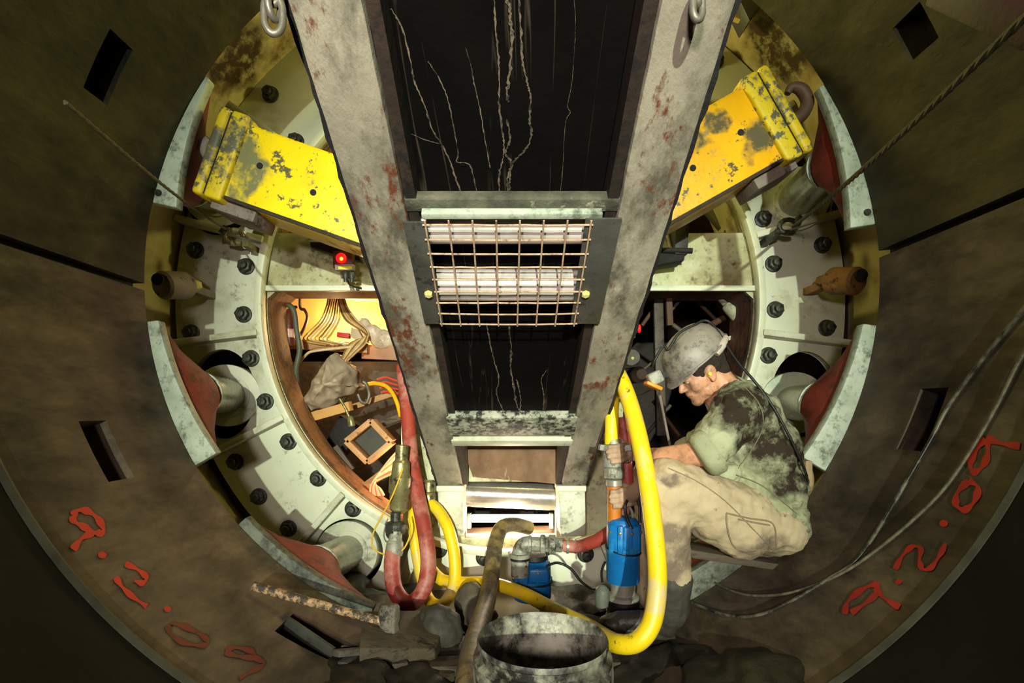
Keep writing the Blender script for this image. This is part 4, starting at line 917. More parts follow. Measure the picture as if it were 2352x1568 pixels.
# plastic bundles upper right of hatch
def blob(name, pieces, voxel, m, label=None, cat=None, dis=0, nscale=.05, parent=None, smooth=3, iters=None):
    b = MB()
    for p in pieces:
        if p[0] == 'c': b.cap(p[1], p[2], p[3], p[4])
        elif p[0] == 'b': b.ball(p[1], p[2], p[3] if len(p) > 3 else None, n=20)
        elif p[0] == 'x': b.box(p[1], p[2], p[3] if len(p) > 3 else None)
    def mods(o):
        rm = o.modifiers.new('r', 'REMESH'); rm.mode = 'VOXEL'; rm.voxel_size = voxel
        s = o.modifiers.new('s', 'SMOOTH'); s.iterations = smooth; s.factor = .5
        if dis:
            tx = bpy.data.textures.new('folds', 'CLOUDS'); tx.noise_scale = nscale; tx.noise_depth = 2
            d = o.modifiers.new('d', 'DISPLACE'); d.texture = tx; d.strength = dis; d.mid_level = .5
    o = b.build(name, m, parent, mods=mods)
    for p in o.data.polygons: p.use_smooth = True
    if label: tag(o, label, cat)
    return o
M_plast = mat('creased_plastic', (206, 190, 168), (168, 150, 128), (120, 100, 80), 7, 20, .60, rough=.3, bump=.5)
blob('plastic_bundle', [('b', P(850, 762, 3.3), (.07, .05, .05)), ('b', P(880, 780, 3.3), (.08, .05, .06)), ('b', P(835, 745, 3.32), (.05, .04, .04))], .012, M_plast, 'pale crumpled plastic bundle at the right of the left hatch shelf', 'plastic bundle', dis=.03)
# sack
sk = MB()
ol = [(765, 808), (800, 835), (815, 850), (812, 880), (826, 885), (800, 905), (775, 918), (755, 935), (715, 948), (692, 935), (700, 905), (725, 865), (745, 835)]
def sackmods(o):
    m = o.modifiers.new('s', 'SUBSURF'); m.subdivision_type = 'SIMPLE'; m.levels = m.render_levels = 3
    m = o.modifiers.new('s2', 'SMOOTH'); m.iterations = 3
    tx = bpy.data.textures.new('creases', 'VORONOI'); tx.noise_scale = .09
    d = o.modifiers.new('d', 'DISPLACE'); d.texture = tx; d.strength = .045
cc = P(757, 885, 3.08); vs = [P(x, y, 3.12) for x, y in ol]; n = len(vs)
mid1 = [cc.lerp(v, .66)+Vector((0, -.075+.02*math.sin(i*2.1), .01*math.cos(i*3))) for i, v in enumerate(vs)]
mid0 = [cc.lerp(v, .30)+Vector((0, -.10+.02*math.sin(i*1.3), .012*math.cos(i*2))) for i, v in enumerate(vs)]
bk = [v+Vector((0, .14, 0)) for v in vs]
sk.add(vs+mid1+mid0+[cc+Vector((0, -.10, 0))]+bk, [[i, (i+1) % n, n+(i+1) % n, n+i] for i in range(n)]+[[n+i, n+(i+1) % n, 2*n+(i+1) % n, 2*n+i] for i in range(n)]+[[2*n+i, 2*n+(i+1) % n, 3*n] for i in range(n)]+[[3*n+1+i, 3*n+1+(i+1) % n, (i+1) % n, i] for i in range(n)]+[[3*n+1+i for i in range(n)]])
tag(sk.build('plastic_sack', mat('dirty_sack', (176, 160, 138), (132, 116, 96), (110, 92, 72), 5, 14, .60, rough=.4, bump=.5), smooth=True, mods=sackmods), 'large creased dirty plastic sack in the middle of the left hatch', 'sack')
# timbers and the frame box
plank('timber', P(700, 962, 3.12), P(806, 932, 3.02), .055, .04, mat('orange_timber', (206, 160, 96), (176, 128, 70), (96, 66, 38), 5, 24, .62, stretch=(.4, 2, 2)), 'orange-brown timber below the sack in the left hatch', 'timber')
plank('timber', P(810, 935, 3.25), P(912, 900, 3.2), .035, .035, M_wood, 'thin timber behind the frame box, upper right of it', 'timber')
plank('timber', P(850, 985, 3.4), P(925, 955, 3.4), .04, .03, M_woodd, 'dark timber end right of the frame box', 'timber')
fb = thing('wooden_frame', 'small open wooden frame box with a dark inside, lower part of the left hatch', 'box', P(860, 1010, 3.05))
Wf = mat('frame_wood', (196, 150, 100), (160, 116, 74), (100, 70, 44), 6, 30, .6)
q = [(800, 1012), (856, 966), (902, 1014), (848, 1060)]
for i in range(4):
    b = MB(); b.beam(P(*q[i], 3.04), P(*q[(i+1) % 4], 3.04), .032, .10); b.build('frame_board', Wf, fb, bevel=.002)
b = MB(); b.prism([P(x, y, 3.09) for x, y in q], (0, .02, 0)); b.build('back_board', mat('dark_green_board', (58, 56, 42), (44, 42, 34), None, 6), fb)
plank('dark_board', P(762, 1030, 3.1), P(800, 1085, 3.1), .09, .03, mat('dusk_board', (84, 72, 58), (62, 54, 44), None, 6), 'dark flat board left of the frame box', 'board')
b = MB(); b.box(P(790, 1000, 3.3), (.14, .1, .22), Matrix.Rotation(.5, 3, 'Y')); tag(b.build('dark_case', M_dark, bevel=.006), 'black case behind the frame box', 'case')
# orange and white cable bundle at the bottom
fm = [mat('orange_cable', (222, 118, 74), (196, 92, 60), None, 9, bump=0), mat('cream_cable', (230, 196, 150), (206, 160, 110), None, 9, bump=0)]
for i in range(9):
    o = tube('bundled_cable', PP([(925-i*1.0, 1025+i*7, 3.0), (900-i*3, 1050+i*6, 3.0), (875-i*3, 1082+i*4, 3.0), (862+i*2-8, 1112+i, 2.98), (850+i*4, 1138, 2.98)]), .0075, fm[0] if i in (1, 4, 7) else fm[1], n=8)
    tag(o, 'cream and orange cables fanned out at the bottom of the left hatch', 'cable', 'fanned cables')
plank('wood_strip', P(835, 1120, 3.06), P(910, 1065, 3.06), .05, .02, M_wood, 'pale wood strip behind the fanned cables', 'plank')
M_yc = mat('yellow_orange_plastic', (240, 176, 20), (226, 150, 16), None, 9, bump=0, rough=.35)
tag(tube('air_line', PP([(846, 882, 3.1), (862, 880, 3.08), (884, 885, 3.06), (900, 900, 3.04), (912, 925, 3.02), (920, 955, 3.0)]), .012, M_yc, n=12), 'yellow air line curling down at the right of the left hatch', 'hose')
Mrc = mat('red_cable', (196, 56, 34), (170, 44, 28), None, 9, bump=0)
for i in range(4):
    tag(tube('red_cable', PP([(866+i*3, 872+i*10, 3.15), (886, 866+i*11, 3.15), (905, 872+i*10, 3.15), (925, 878+i*9, 3.15)]), .006, Mrc, n=8), 'thin red cables tangled behind the yellow air line', 'cable', 'tangled red cables')
tag(tube('steel_hook', PP([(822, 905, 3.05), (830, 922, 3.05), (842, 924, 3.05), (848, 905, 3.05), (842, 884, 3.06), (834, 876, 3.06)]), .010, M_steel, n=10), 'curved steel hook beside the sack', 'hook')
sp = thing('hanging_spanner', 'steel tool hanging below the sack with a round end', 'tool', P(803, 955, 3.0))
b = MB(); b.ring(PP([(780, 915, 3.0), (795, 940, 3.0), (805, 965, 3.0)]), [.006, .008, .010], 10); b.build('shaft', M_brass, sp)
b = MB(); b.lathe([(.012, 0), (.018, .01), (.022, .05), (.02, .06)], P(804, 955, 3.0), (.2, 0, -1), 14); b.build('socket', M_brass, sp)
# dark sheet added behind the lower hatch to make the interior darkness
b = MB(); b.prism([P(640, 830, 3.9), P(940, 830, 3.9), P(940, 1160, 3.9), P(640, 1160, 3.9)], (0, .05, 0)); b.build('hatch_dark_sheet', M_darkbr, bulk)
# ================================================================== above the crossbeam, left
b = MB(); b.box(P(652, 498, 2.98), (.13, .1, .13), Matrix.Rotation(-.2, 3, 'Y')); tag(b.build('orange_housing', mat('rust_orange_housing', (176, 104, 36), (140, 78, 28), None, 7, bump=.3), bevel=.02), 'rusty orange housing above the left crossbeam under the yellow strut', 'machine part')
b = MB(); b.prism([P(676, 534, 2.9), P(686, 500, 2.9), P(700, 504, 2.9), P(706, 534, 2.9)], (0, .05, 0)); tag(b.build('peach_bracket', mat('peach_paint', (214, 150, 92), (180, 116, 62), None, 9), bevel=.004), 'light orange bracket standing on the left crossbeam', 'bracket')
b = MB(); b.box(P(648, 524, 2.9), (.06, .05, .03)); tag(b.build('yellow_fitting', M_yel, bevel=.008), 'small yellow fitting on the left crossbeam', 'fitting')
bb = thing('dark_bracket', 'dark folded steel bracket on the left crossbeam below the yellow strut', 'bracket', P(745, 550, 2.76))
b = MB(); b.prism([P(710, 532, 2.76), P(800, 532, 2.70), P(830, 600, 2.70), P(770, 585, 2.72), P(712, 566, 2.76)], (0, .05, 0)); b.build('folded_plate', M_darkbr, bb, bevel=.004)
b = MB(); b.prism([P(708, 542, 2.74), P(730, 540, 2.74), P(748, 550, 2.74), P(746, 557, 2.74), P(712, 556, 2.74)], (0, -.03, 0)); b.build('green_cap', M_gland, bb, bevel=.004)
sg = thing('signal_lamp', 'glowing round red signal lamp on a dark box with a yellow label strip', 'lamp', P(790, 600, 2.6))
b = MB(); b.box(P(790, 598, 2.64), (.10, .05, .085)); b.build('housing', mat('maroon_box', (70, 26, 18), (54, 20, 14), None, 9, bump=.1), sg, bevel=.006)
b = MB(); b.lathe([(.024, 0), (.026, .012), (.020, .02), (0, .024)], P(785, 594, 2.612), (0, -1, 0), 24); b.build('red_lens', mat('lit_red_lens', (230, 20, 14), None, None, bump=0, emit=(255, 10, 16), estr=2.2), sg)
b = MB(); b.ball(P(784, 594, 2.588), (.009, .006, .009), n=12); b.build('lamp_core', mat('lit_core', (255, 220, 60), None, None, bump=0, emit=(255, 210, 50), estr=2.5), sg)
b = MB(); b.box(P(793, 615, 2.615), (.095, .03, .03)); b.build('label_frame', M_lug, sg, bevel=.003)
b = MB(); b.box(P(793, 615, 2.60), (.066, .004, .014)); b.build('label_strip', mat('yellow_strip', (206, 196, 20), None, None, bump=0), sg)
for x in (794, 808):
    b = MB(); b.lathe([(.012, 0), (.016, -.012), (.016, -.03), (.010, -.04), (.010, -.055)], P(x, 624, 2.62), (0, 0, 1), 12); b.build('cable_gland', M_bolt, sg)
tube('lead', PP([(796, 640, 2.64), (806, 655, 2.66), (830, 662, 2.7)]), .006, M_blk, sg, n=8)
# ================================================================== above the crossbeam, right: dark valve block
vb = thing('valve_block', 'dark hydraulic valve block with hoses, right of the conveyor under the amber strut', 'machine part', P(1530, 580, 2.66))
b = MB(); b.prism([P(1552, 470, 2.62), P(1586, 470, 2.62), P(1580, 584, 2.62), P(1550, 582, 2.62)], (0, .12, 0)); b.build('upright_block', mat('dark_slate', (52, 52, 48), (38, 38, 36), None, 9), vb, bevel=.006)
b = MB(); b.cyl(P(1480, 574, 2.64), P(1590, 576, 2.62), .014); b.build('spool', M_dark, vb)
b = MB(); b.prism([P(1488, 578, 2.64), P(1574, 584, 2.62), P(1572, 598, 2.62), P(1525, 606, 2.64), P(1488, 616, 2.66)], (0, .12, 0)); b.build('manifold', M_dark, vb, bevel=.005)
for x, xx in ((1515, 1502), (1528, 1540)):
    tube('valve_hose', PP([(x, 500, 2.74), (x+2, 530, 2.7), (xx, 572, 2.66)]), .011, M_lug, vb, n=10)
b = MB(); b.box(P(1500, 594, 2.62), (.05, .05, .04)); b.build('valve_tap', M_steel, vb, bevel=.01)
plank('diagonal_strut', P(1575, 420, 3.05), P(1680, 545, 3.05), .05, .05, mat('grey_strut', (104, 100, 76), (84, 80, 60), None, 7), 'pale diagonal strut in the dark gap above the right crossbeam', 'strut')
plank('olive_panel', P(1660, 400, 3.0), P(1690, 560, 3.0), .10, .03, mat('olive_panel', (96, 92, 40), (76, 72, 32), None, 7), 'olive panel beside the diagonal strut above the right crossbeam', 'panel')
# ================================================================== through the right hatch
M_gs = mat('grey_strut_dark', (84, 74, 62), (62, 54, 46), (38, 32, 28), 8, 26, .58, rough=.6, bump=.3)
M_gs2 = mat('rusty_strut', (92, 62, 42), (66, 44, 32), None, 8, rough=.7, bump=.3)
plank('steel_post', P(1510, 660, 3.1), P(1518, 1000, 3.1), .055, .04, M_gs, 'upright grey steel post in the right hatch left of the helmet', 'post')
plank('steel_post', P(1534, 660, 3.06), P(1538, 748, 3.06), .035, .04, M_gs2, 'short brown steel post beside the tall grey post in the right hatch', 'post')
for i, (a, c, r, m, lb) in enumerate([((1700, 665, 3.3), (1640, 745, 3.3), .0, None, ''),
    ((1456, 718, 3.2), (1505, 680, 3.2), .012, M_gs, 'grey diagonal rod left of the steel post, upper one, right hatch'),
    ((1474, 748, 3.2), (1515, 690, 3.2), .012, M_gs2, 'brown diagonal rod left of the steel post, lower one, right hatch'),
    ((1535, 720, 3.2), (1580, 670, 3.2), .010, M_gs, 'grey diagonal rod right of the steel post at the top, right hatch'),
    ((1590, 770, 3.2), (1680, 720, 3.25), .020, M_gs2, 'rusty brown pipe sloping below the pale cylinder, right hatch'),
    ((1600, 690, 3.4), (1650, 740, 3.4), .012, M_gs2, 'thin brown rod above the rusty pipe, right hatch'),
    ((1545, 745, 3.3), (1620, 800, 3.3), .014, M_gs, 'grey rod sloping behind the helmet top, right hatch'),
    ((1440, 880, 3.2), (1500, 830, 3.2), .008, M_gs, 'thin lever rod by the pulley wheel, right hatch'),
    ((1560, 1000, 3.3), (1500, 920, 3.3), .012, M_gs2, 'dark rod crossing below the headlamp, right hatch'),
    ((1450, 1040, 3.3), (1540, 930, 3.3), .012, M_gs, 'grey rod low behind the yellow hose, right hatch')]):
    if m is None: continue
    b = MB(); b.cyl(P(*a), P(*c), r, n=14); tag(b.build('steel_rod', m), lb, 'rod')
plank('pale_flat_bar', P(1650, 782, 3.1), P(1705, 770, 3.1), .025, .02, M_white2, 'pale flat bar right of the helmet in the right hatch', 'bar')
rc = thing('ram_cylinder', 'pale rounded ram cylinder pointing down at the top right of the right hatch', 'cylinder', P(1680, 700, 3.1))
b = MB(); b.lathe([(.028, -.2), (.028, .02), (.040, .03), (.044, .05), (.044, .12), (.034, .14), (.02, .145)], P(1664, 690, 3.1), (.26, -.1, -.36), 24); b.build('ram_body', mat('pale_ram', (168, 168, 142), (140, 138, 116), (90, 84, 70), 9, 30, .58), rc)
eb = thing('emergency_button', 'grey box with a red mushroom button at the left of the right hatch', 'button', P(1445, 755, 2.75))
b = MB(); b.box(P(1441, 752, 2.78), (.075, .06, .12)); b.build('button_box', mat('grey_switchbox', (86, 84, 74), (66, 64, 58), None, 9, rough=.5), eb, bevel=.005)
b = MB(); b.cyl(P(1454, 755, 2.77), P(1465, 755, 2.77), .007); b.build('button_stem', M_clamp, eb)
b = MB(); b.lathe([(.010, 0), (.022, .004), (.023, .012), (.016, .018), (0, .02)], P(1464, 755, 2.77), (1, -.15, 0), 20); b.build('red_button', mat('red_button', (236, 30, 34), None, None, bump=0, emit=(255, 20, 30), estr=.5), eb)
pw = thing('pulley_wheel', 'round grey pulley wheel with a bright pin below the red button', 'pulley', P(1448, 822, 2.8))
b = MB(); b.lathe([(.042, 0), (.046, .006), (.046, .03), (.042, .036)], P(1448, 822, 2.82), (0, -1, 0), 28); b.build('wheel', M_gs, pw)
b = MB(); b.lathe([(.008, .034), (.008, .044), (0, .048)], P(1449, 824, 2.82), (0, -1, 0), 14); b.build('pin', M_luglt, pw)
b = MB(); b.box(P(1440, 800, 2.82), (.03, .05, .12)); b.build('hanger', M_gs, pw, bevel=.004)
rd = thing('round_motor', 'round grey motor end cap beside the yellow hose, under the pulley wheel', 'motor', P(1468, 860, 2.8))
b = MB(); b.lathe([(.045, -.12), (.045, 0), (.036, .008), (.034, .02), (0, .022)], P(1468, 860, 2.82), (.3, -1, 0), 28); b.build('motor_body', M_gs, rd)
b = MB(); b.lathe([(.028, .022), (.028, .035), (0, .038)], P(1468, 860, 2.82), (.3, -1, 0), 20); b.build('end_cap', M_lug, rd)
tag(tube('control_cable', PP([(1440, 890, 2.78), (1455, 905, 2.76), (1475, 903, 2.76), (1492, 895, 2.78)]), .006, M_gs, n=8), 'thin grey cable looping beside the headlamp', 'cable')
# ================================================================== the worker
M_skinp = mat('dusty_skin', (194, 142, 110), (164, 114, 88), (112, 88, 66), 11, 30, .56, .08, rough=.5, bump=.08, spec=.3)
M_handd = mat('muddy_hand', (172, 142, 114), (134, 110, 88), (90, 76, 62), 8, 24, .60, .08, rough=.6, bump=.2)
M_shirt = mat('oil-stained_shirt', (160, 162, 134), (134, 138, 108), (78, 68, 52), 6, 18, .56, .05, rough=.8, bump=.75, bscale=14, spec=.1,
              spots=[(P(1700, 935, 1.72), .10), (P(1745, 935, 1.78), .12), (P(1770, 985, 1.76), .11), (P(1725, 990, 1.74), .09), (P(1800, 1040, 1.80), .12), (P(1812, 1095, 1.82), .10), (P(1795, 1075, 1.78), .07), (P(1640, 905, 1.80), .04)], spotcol=(44, 36, 28))
M_trou = mat('mud-flecked_trousers', (182, 164, 134), (152, 136, 110), (86, 76, 62), 5, 26, .625, .03, rough=.85, bump=.6, bscale=12, spec=.1,
             spots=[(P(1510, 1085, 1.70), .06), (P(1540, 1100, 1.70), .045), (P(1545, 1230, 1.74), .06), (P(1530, 1290, 1.76), .10), (P(1570, 1270, 1.78), .08), (P(1745, 1265, 1.80), .09)], spotcol=(112, 98, 84))
M_hat = mat('scuffed_grey_helmet', (138, 130, 120), (104, 98, 90), (66, 62, 58), 7, 34, .57, .06, rough=.5, bump=.1)
M_hair = mat('dark_brown_hair', (44, 30, 22), (28, 20, 15), None, 40, rough=.7, bump=.8, bscale=160)
M_boot = mat('muddy_black_boot', (58, 54, 46), (34, 32, 28), (110, 100, 84), 9, 26, .60, .05, rough=.4, bump=.3)
M_gaiter = mat('dark_wet_cloth', (64, 60, 52), (46, 44, 38), None, 9, rough=.7, bump=.3)
man = thing('person', 'worker in a grey hard hat, oil-stained pale green shirt and muddy trousers, sitting bent forward', 'person', (P(1735, 1285, 1.95).x, 1.95, P(1735, 1285, 1.95).z))
HC = P(1608, 852, 1.95)
def hmat(pitch, yaw=0):
    p = math.radians(pitch)
    f = Vector((-math.cos(p), 0, -math.sin(p))); u = Vector((-math.sin(p), 0, math.cos(p))); s = u.cross(f)
    R = Matrix((f, s, u)).transposed()
    return Matrix.Rotation(math.radians(yaw), 3, 'Z') @ R
HM = hmat(29, 8)       # face turned very slightly towards the far hand
def H(x, y, z): return HC+HM@Vector((x, y, z))
# side s.t. near ear (towards the camera, -Y): find sign
NS = 1 if (HM@Vector((0, 1, 0))).y < 0 else -1
hd = []
def hb_(c, r, rot=None): hd.append(('b', H(*c), r, HM@(rot or Matrix.Identity(3))))
hb_((-.010, 0, .035), (.098, .076, .085)); hb_((.026, 0, -.018), (.062, .066, .078)); hb_((.020, 0, -.062), (.062, .056, .046)); hb_((.042, 0, -.074), (.040, .040, .036)); hb_((-.005, 0, -.045), (.06, .060, .05))
hb_((.060, 0, -.093), (.024, .028, .020)); hb_((.074, 0, .022), (.018, .050, .013)); hb_((.060, 0, .05), (.03, .055, .04))
hd.append(('c', H(.082, 0, .008), H(.101, 0, -.030), .0075, .0105)); hb_((.092, .011, -.034), (.011, .007, .006)); hb_((.092, -.011, -.034), (.011, .007, .006))
hb_((.080, 0, -.053), (.012, .022, .0065)); hb_((.077, 0, -.064), (.011, .019, .0065)); hb_((.068, 0, -.060), (.017, .030, .022))
for s in (1, -1):
    hb_((.050, s*.036, -.028), (.030, .024, .034)); hb_((.072, s*.030, -.001), (.013, .016, .011)); hb_((.012, s*.050, -.066), (.036, .014, .026))
    hb_((.004, s*.074, -.012), (.017, .009, .031), Matrix.Rotation(.15, 3, 'Y')); hb_((-.002, s*.080, -.004), (.016, .005, .022)); hb_((.006, s*.076, -.036), (.010, .006, .010))
nb = P(1678, 905, 1.95)
hd.append(('c', H(-.035, 0, -.045), nb, .060, .064)); hd.append(('c', H(.0, 0, -.08), P(1660, 925, 1.94), .045, .05))
body = list(hd)
SN = P(1692, 948, 1.80); SF = P(1690, 940, 2.11)
ELn = P(1618, 1040, 1.77); ELf = P(1590, 1050, 2.20)
WRn = P(1478, 1108, 1.93); WRf = P(1462, 1044, 2.12)
body += [('b', P(1718, 960, 1.95), (.09, .15, .10)), ('b', P(1740, 1040, 1.95), (.115, .14, .13)), ('b', P(1752, 1130, 1.95), (.115, .135, .13)), ('b', P(1745, 1195, 1.95), (.12, .15, .11))]
body += [('c', SN, ELn, .058, .045), ('c', ELn, P(1522, 1052, 1.85), .046, .040), ('c', P(1522, 1052, 1.85), WRn, .040, .028), ('c', SF, ELf, .058, .045), ('c', ELf, WRf, .044, .028)]
body += [('c', P(1680, 930, 1.95), SN, .07, .06), ('c', P(1680, 930, 1.95), SF, .07, .06)]
KN = P(1532, 1108, 1.80); KF = P(1500, 1092, 2.16); AN = P(1538, 1392, 1.84); AF = P(1505, 1372, 2.08)
body += [('c', P(1735, 1190, 1.86), KN, .09, .06), ('c', KN, AN, .058, .045), ('c', P(1735, 1190, 2.04), KF, .09, .06), ('c', KF, AF, .058, .045)]
# hands gripping the riser pipe: palm beside the pipe, fingers wrapping round it
def hand(wr, palm, pipe_x, pipe_r, Y, z0, zs):
    """palm centre; fingers go round the near side of an upright pipe at pipe_x, Y"""
    out = [('c', wr, palm, .027, .030), ('b', palm, (.036, .020, .040))]
    c = Vector((pipe_x, Y, 0)); lens = [.92, 1.0, .95, .78]
    for i in range(4):
        z = z0-i*zs; r = pipe_r+.008; pts = []
        for k in range(4):
            a = math.radians(-10-lens[i]*(38*k)) ; pts.append(Vector((c.x+math.cos(a)*r*1.02, c.y+math.sin(a)*r, z-.003*k)))
        pts = [Vector((palm.x-.005, palm.y-.012, z*.7+(palm.z+.018-i*.012)*.3))]+pts[1:]
        rad = [.0115, .0108, .0100, .0090]
        for k in range(len(pts)-1): out.append(('c', pts[k], pts[k+1], rad[k], rad[k+1]))
    # thumb: leaves the side of the palm near the wrist and closes from the other side
    t0 = palm+Vector((.008, .012, .028)); t1 = Vector((c.x+pipe_r*.9, c.y+pipe_r*.75, z0+.016)); t2 = Vector((c.x+.004, c.y+pipe_r+.008, z0+.012))
    out += [('c', t0, t1, .013, .011), ('c', t1, t2, .011, .009)]
    return out
hx = P(1411, 1140, 2.06)
body += hand(WRn, P(1448, 1140, 2.03), hx.x, .028, 2.06, P(0, 1122, 2.05).z, .0195)
hx2 = P(1406, 1040, 2.06)
body += hand(WRf, P(1440, 1040, 2.09), hx2.x, .034, 2.06, P(0, 1020, 2.05).z, .0195)
bo = blob('body', body, .0042, M_skinp, None, None, parent=man, smooth=2)
# mud on the hands: second slot for faces near the hands
bo.data.materials.append(M_handd)
for p in bo.data.polygons:
    if p.center.x < P(1475, 0, 2.0).x and p.center.z < P(0, 1000, 2.0).z and p.center.z > P(0, 1200, 2.0).z: p.material_index = 1
# eye details
for s in (1, -1):
    b = MB(); b.ball(H(.0765, s*.030, -.0015), (.0105, .0125, .0105), HM, 16); b.build('eye', mat('eye_white', (206, 196, 184), None, None, bump=0, rough=.3), man)
    b = MB(); b.ball(H(.0775, s*.030, .0005), (.0115, .0145, .0095), HM, 16); b.build('eyelid', M_skinp, man)
    b = MB(); b.ring([H(.088, s*(.016+i*.007), .021+.004*math.sin(i/4*3.1)) for i in range(5)], [.002, .0034, .0036, .003, .0015], 8); b.build('eyebrow', M_hair, man)
b = MB(); b.ring([H(.0885-.0009*abs(i-4)**1.6, (i-4)*.0052, -.0605-.0006*abs(i-4)) for i in range(9)], .0018, 6); b.build('lips', mat('lip', (134, 84, 70), None, None, bump=0), man)
b = MB(); b.lathe([(.0, .008), (.006, .006), (.007, -.002), (.0065, -.012)], H(.014, NS*.0815, -.010), HM@Vector((.1, NS, 0)), 14); b.build('ear_plug', mat('yellow_earplug', (238, 204, 40), None, None, bump=0), man)
blob('hair', [('b', H(-.028, 0, .022), (.088, .082, .062), HM), ('b', H(-.060, 0, -.020), (.046, .068, .048), HM), ('b', H(.040, NS*.056, .020), (.020, .014, .026), HM), ('b', H(.030, NS*.064, .004), (.010, .008, .020), HM), ('b', H(.012, NS*.066, .032), (.050, .014, .026), HM), ('b', H(.040, -NS*.056, .020), (.020, .014, .026), HM)], .004, M_hair, parent=man, dis=.006, nscale=.01, smooth=1)
blob('stubble', [('b', H(.050, NS*.040, -.078), (.004, .003, .004))], .002, M_hair, parent=man) if False else None
# helmet
GM = hmat(42, 8); GC = P(1601, 822, 1.95)
def G(x, y, z): return GC+GM@Vector((x, y, z))
b = MB(); n = 48; m_ = 14; vs = []; fs = []
def dome(off):
    out = []
    for i in range(m_+1):
        t = i/m_*math.pi/2
        for k in range(n):
            a = 2*math.pi*k/n; ridge = .004*math.exp(-(math.sin(a)*math.cos(t)*9)**2) if i < m_ else .004
            rx = (.132-off)*math.cos(t)**.85; ry = (.108-off)*math.cos(t)**.85
            out.append(G(rx*math.cos(a), ry*math.sin(a), (.118-off)*math.sin(t)**.95+ridge))
    return out
vs = dome(0)+dome(.004); N = (m_+1)*n
for L_ in (0, N):
    for i in range(m_):
        for k in range(n):
            f = [L_+i*n+k, L_+i*n+(k+1) % n, L_+(i+1)*n+(k+1) % n, L_+(i+1)*n+k]; fs.append(f if L_ == 0 else f[::-1])
for k in range(n): fs.append([k, N+k, N+(k+1) % n, (k+1) % n])
b.add(vs, fs)
# rim and visor
rim = []
for k in range(n+1):
    a = 2*math.pi*k/n; rim.append(G(.134*math.cos(a), .110*math.sin(a), .0))
b.ring(rim, .004, 8, cap=False)
vz = []; vf = []
for k in range(17):
    a = -1.15+2.3*k/16; w_ = math.cos(a/1.15*math.pi/2)
    for q, z in ((0, .0), (.5, -.004), (1, -.012)):
        rr_ = 1+q*.20*w_; vz.append(G(.130*rr_*math.cos(a), .107*(1+q*.10*w_)*math.sin(a), z*w_))
for k in range(17):
    for q, z in ((1, -.016), (.5, -.008), (0, -.004)):
        a = -1.15+2.3*k/16; w_ = math.cos(a/1.15*math.pi/2); rr_ = 1+q*.20*w_; vz.append(G(.130*rr_*math.cos(a), .107*(1+q*.10*w_)*math.sin(a), z*w_-.003))
for k in range(16):
    o = k*3; vf += [[o, o+1, o+4, o+3], [o+1, o+2, o+5, o+4]]
    o = 51+k*3; vf += [[o, o+3, o+4, o+1], [o+1, o+4, o+5, o+2]]
    vf.append([k*3+2, 51+k*3, 51+(k+1)*3, (k+1)*3+2])
b.add(vz, vf); hat = b.build('hard_hat', M_hat, man)
b = MB(); b.ring([G(-.02-.02*i, NS*(.094-.002*i*i*.6), -.012+.004*i) for i in range(5)], [.012, .015, .016, .014, .010], 10); b.build('head_band', mat('dusty_white_band', (176, 164, 152), (146, 134, 124), None, 20), hat)
b = MB(); b.ring([G(-.118, NS*.03*(1-i*.4), -.01-.004*i) for i in range(6)], .009, 10); b.build('band_adjuster', mat('band_knob', (140, 132, 120), None, None, 20), hat)
# headlamp with cable
hl_c = P(1504, 868, 1.93)
hl = MB(); hl.box(hl_c, (.052, .05, .046), Matrix.Rotation(-.45, 3, 'Y')); ho = hl.build('headlamp', mat('dusty_lamp_housing', (170, 168, 154), (120, 118, 108), (60, 58, 54), 30, 60, .56), man, bevel=.010, seg=3)
b = MB(); b.box(P(1500, 886, 1.93), (.062, .054, .014), Matrix.Rotation(.42, 3, 'Y')); b.build('lamp_bezel', mat('orange_bezel', (246, 132, 28), None, None, bump=0, rough=.4), ho, bevel=.005)
b = MB(); b.beam(P(1512, 862, 1.93), G(.125, 0, .03), .02, .012); b.build('lamp_bracket', M_blk, ho)
cab = MB()
top_arc = [P(1497, 850, 1.92), P(1505, 825, 1.90), P(1524, 795, 1.90)]
over = [G(.075, NS*.03, .105), G(.01, NS*.035, .122), G(-.05, NS*.04, .108), G(-.105, NS*.045, .075)]
back = [P(1690, 825, 1.84), P(1735, 878, 1.80), P(1776, 935, 1.78), P(1812, 1000, 1.775), P(1838, 1055, 1.79), P(1853, 1095, 1.82), P(1850, 1125, 1.86), P(1838, 1140, 1.92)]
cab.ring(smooth_path(top_arc+over+back, 8), .0048, 10); cab.build('lamp_cable', M_blk, man)
b = MB(); b.ring(smooth_path([hl_c+Vector((.005, 0, -.02)), P(1515, 905, 1.94), P(1526, 960, 2.0), P(1540, 1030, 2.05)], 6), .005, 8); b.build('lamp_strap', M_lug, man)
# shirt
sh_p = [('b', P(1714, 962, 1.95), (.118, .175, .118)), ('b', P(1738, 1036, 1.95), (.146, .175, .15)), ('b', P(1752, 1118, 1.95), (.146, .172, .15)), ('b', P(1766, 1185, 1.95), (.120, .172, .10)),
        ('b', P(1800, 1200, 1.95), (.062, .15, .075)), ('c', P(1670, 915, 1.95), P(1705, 935, 1.95), .078, .10),
        ('c', P(1700, 938, 1.84), P(1688, 955, 1.79), .095, .088), ('c', P(1688, 955, 1.79), P(1638, 1022, 1.762), .088, .070), ('c', P(1700, 935, 2.06), P(1688, 950, 2.11), .09, .085), ('c', P(1688, 950, 2.11), P(1600, 1038, 2.18), .085, .075),
        ('b', P(1655, 1085, 1.90), (.06, .10, .05))]
sm = MB()
shirt = blob('shirt', sh_p, .0075, M_shirt, parent=man, dis=.030, nscale=.05, smooth=4)
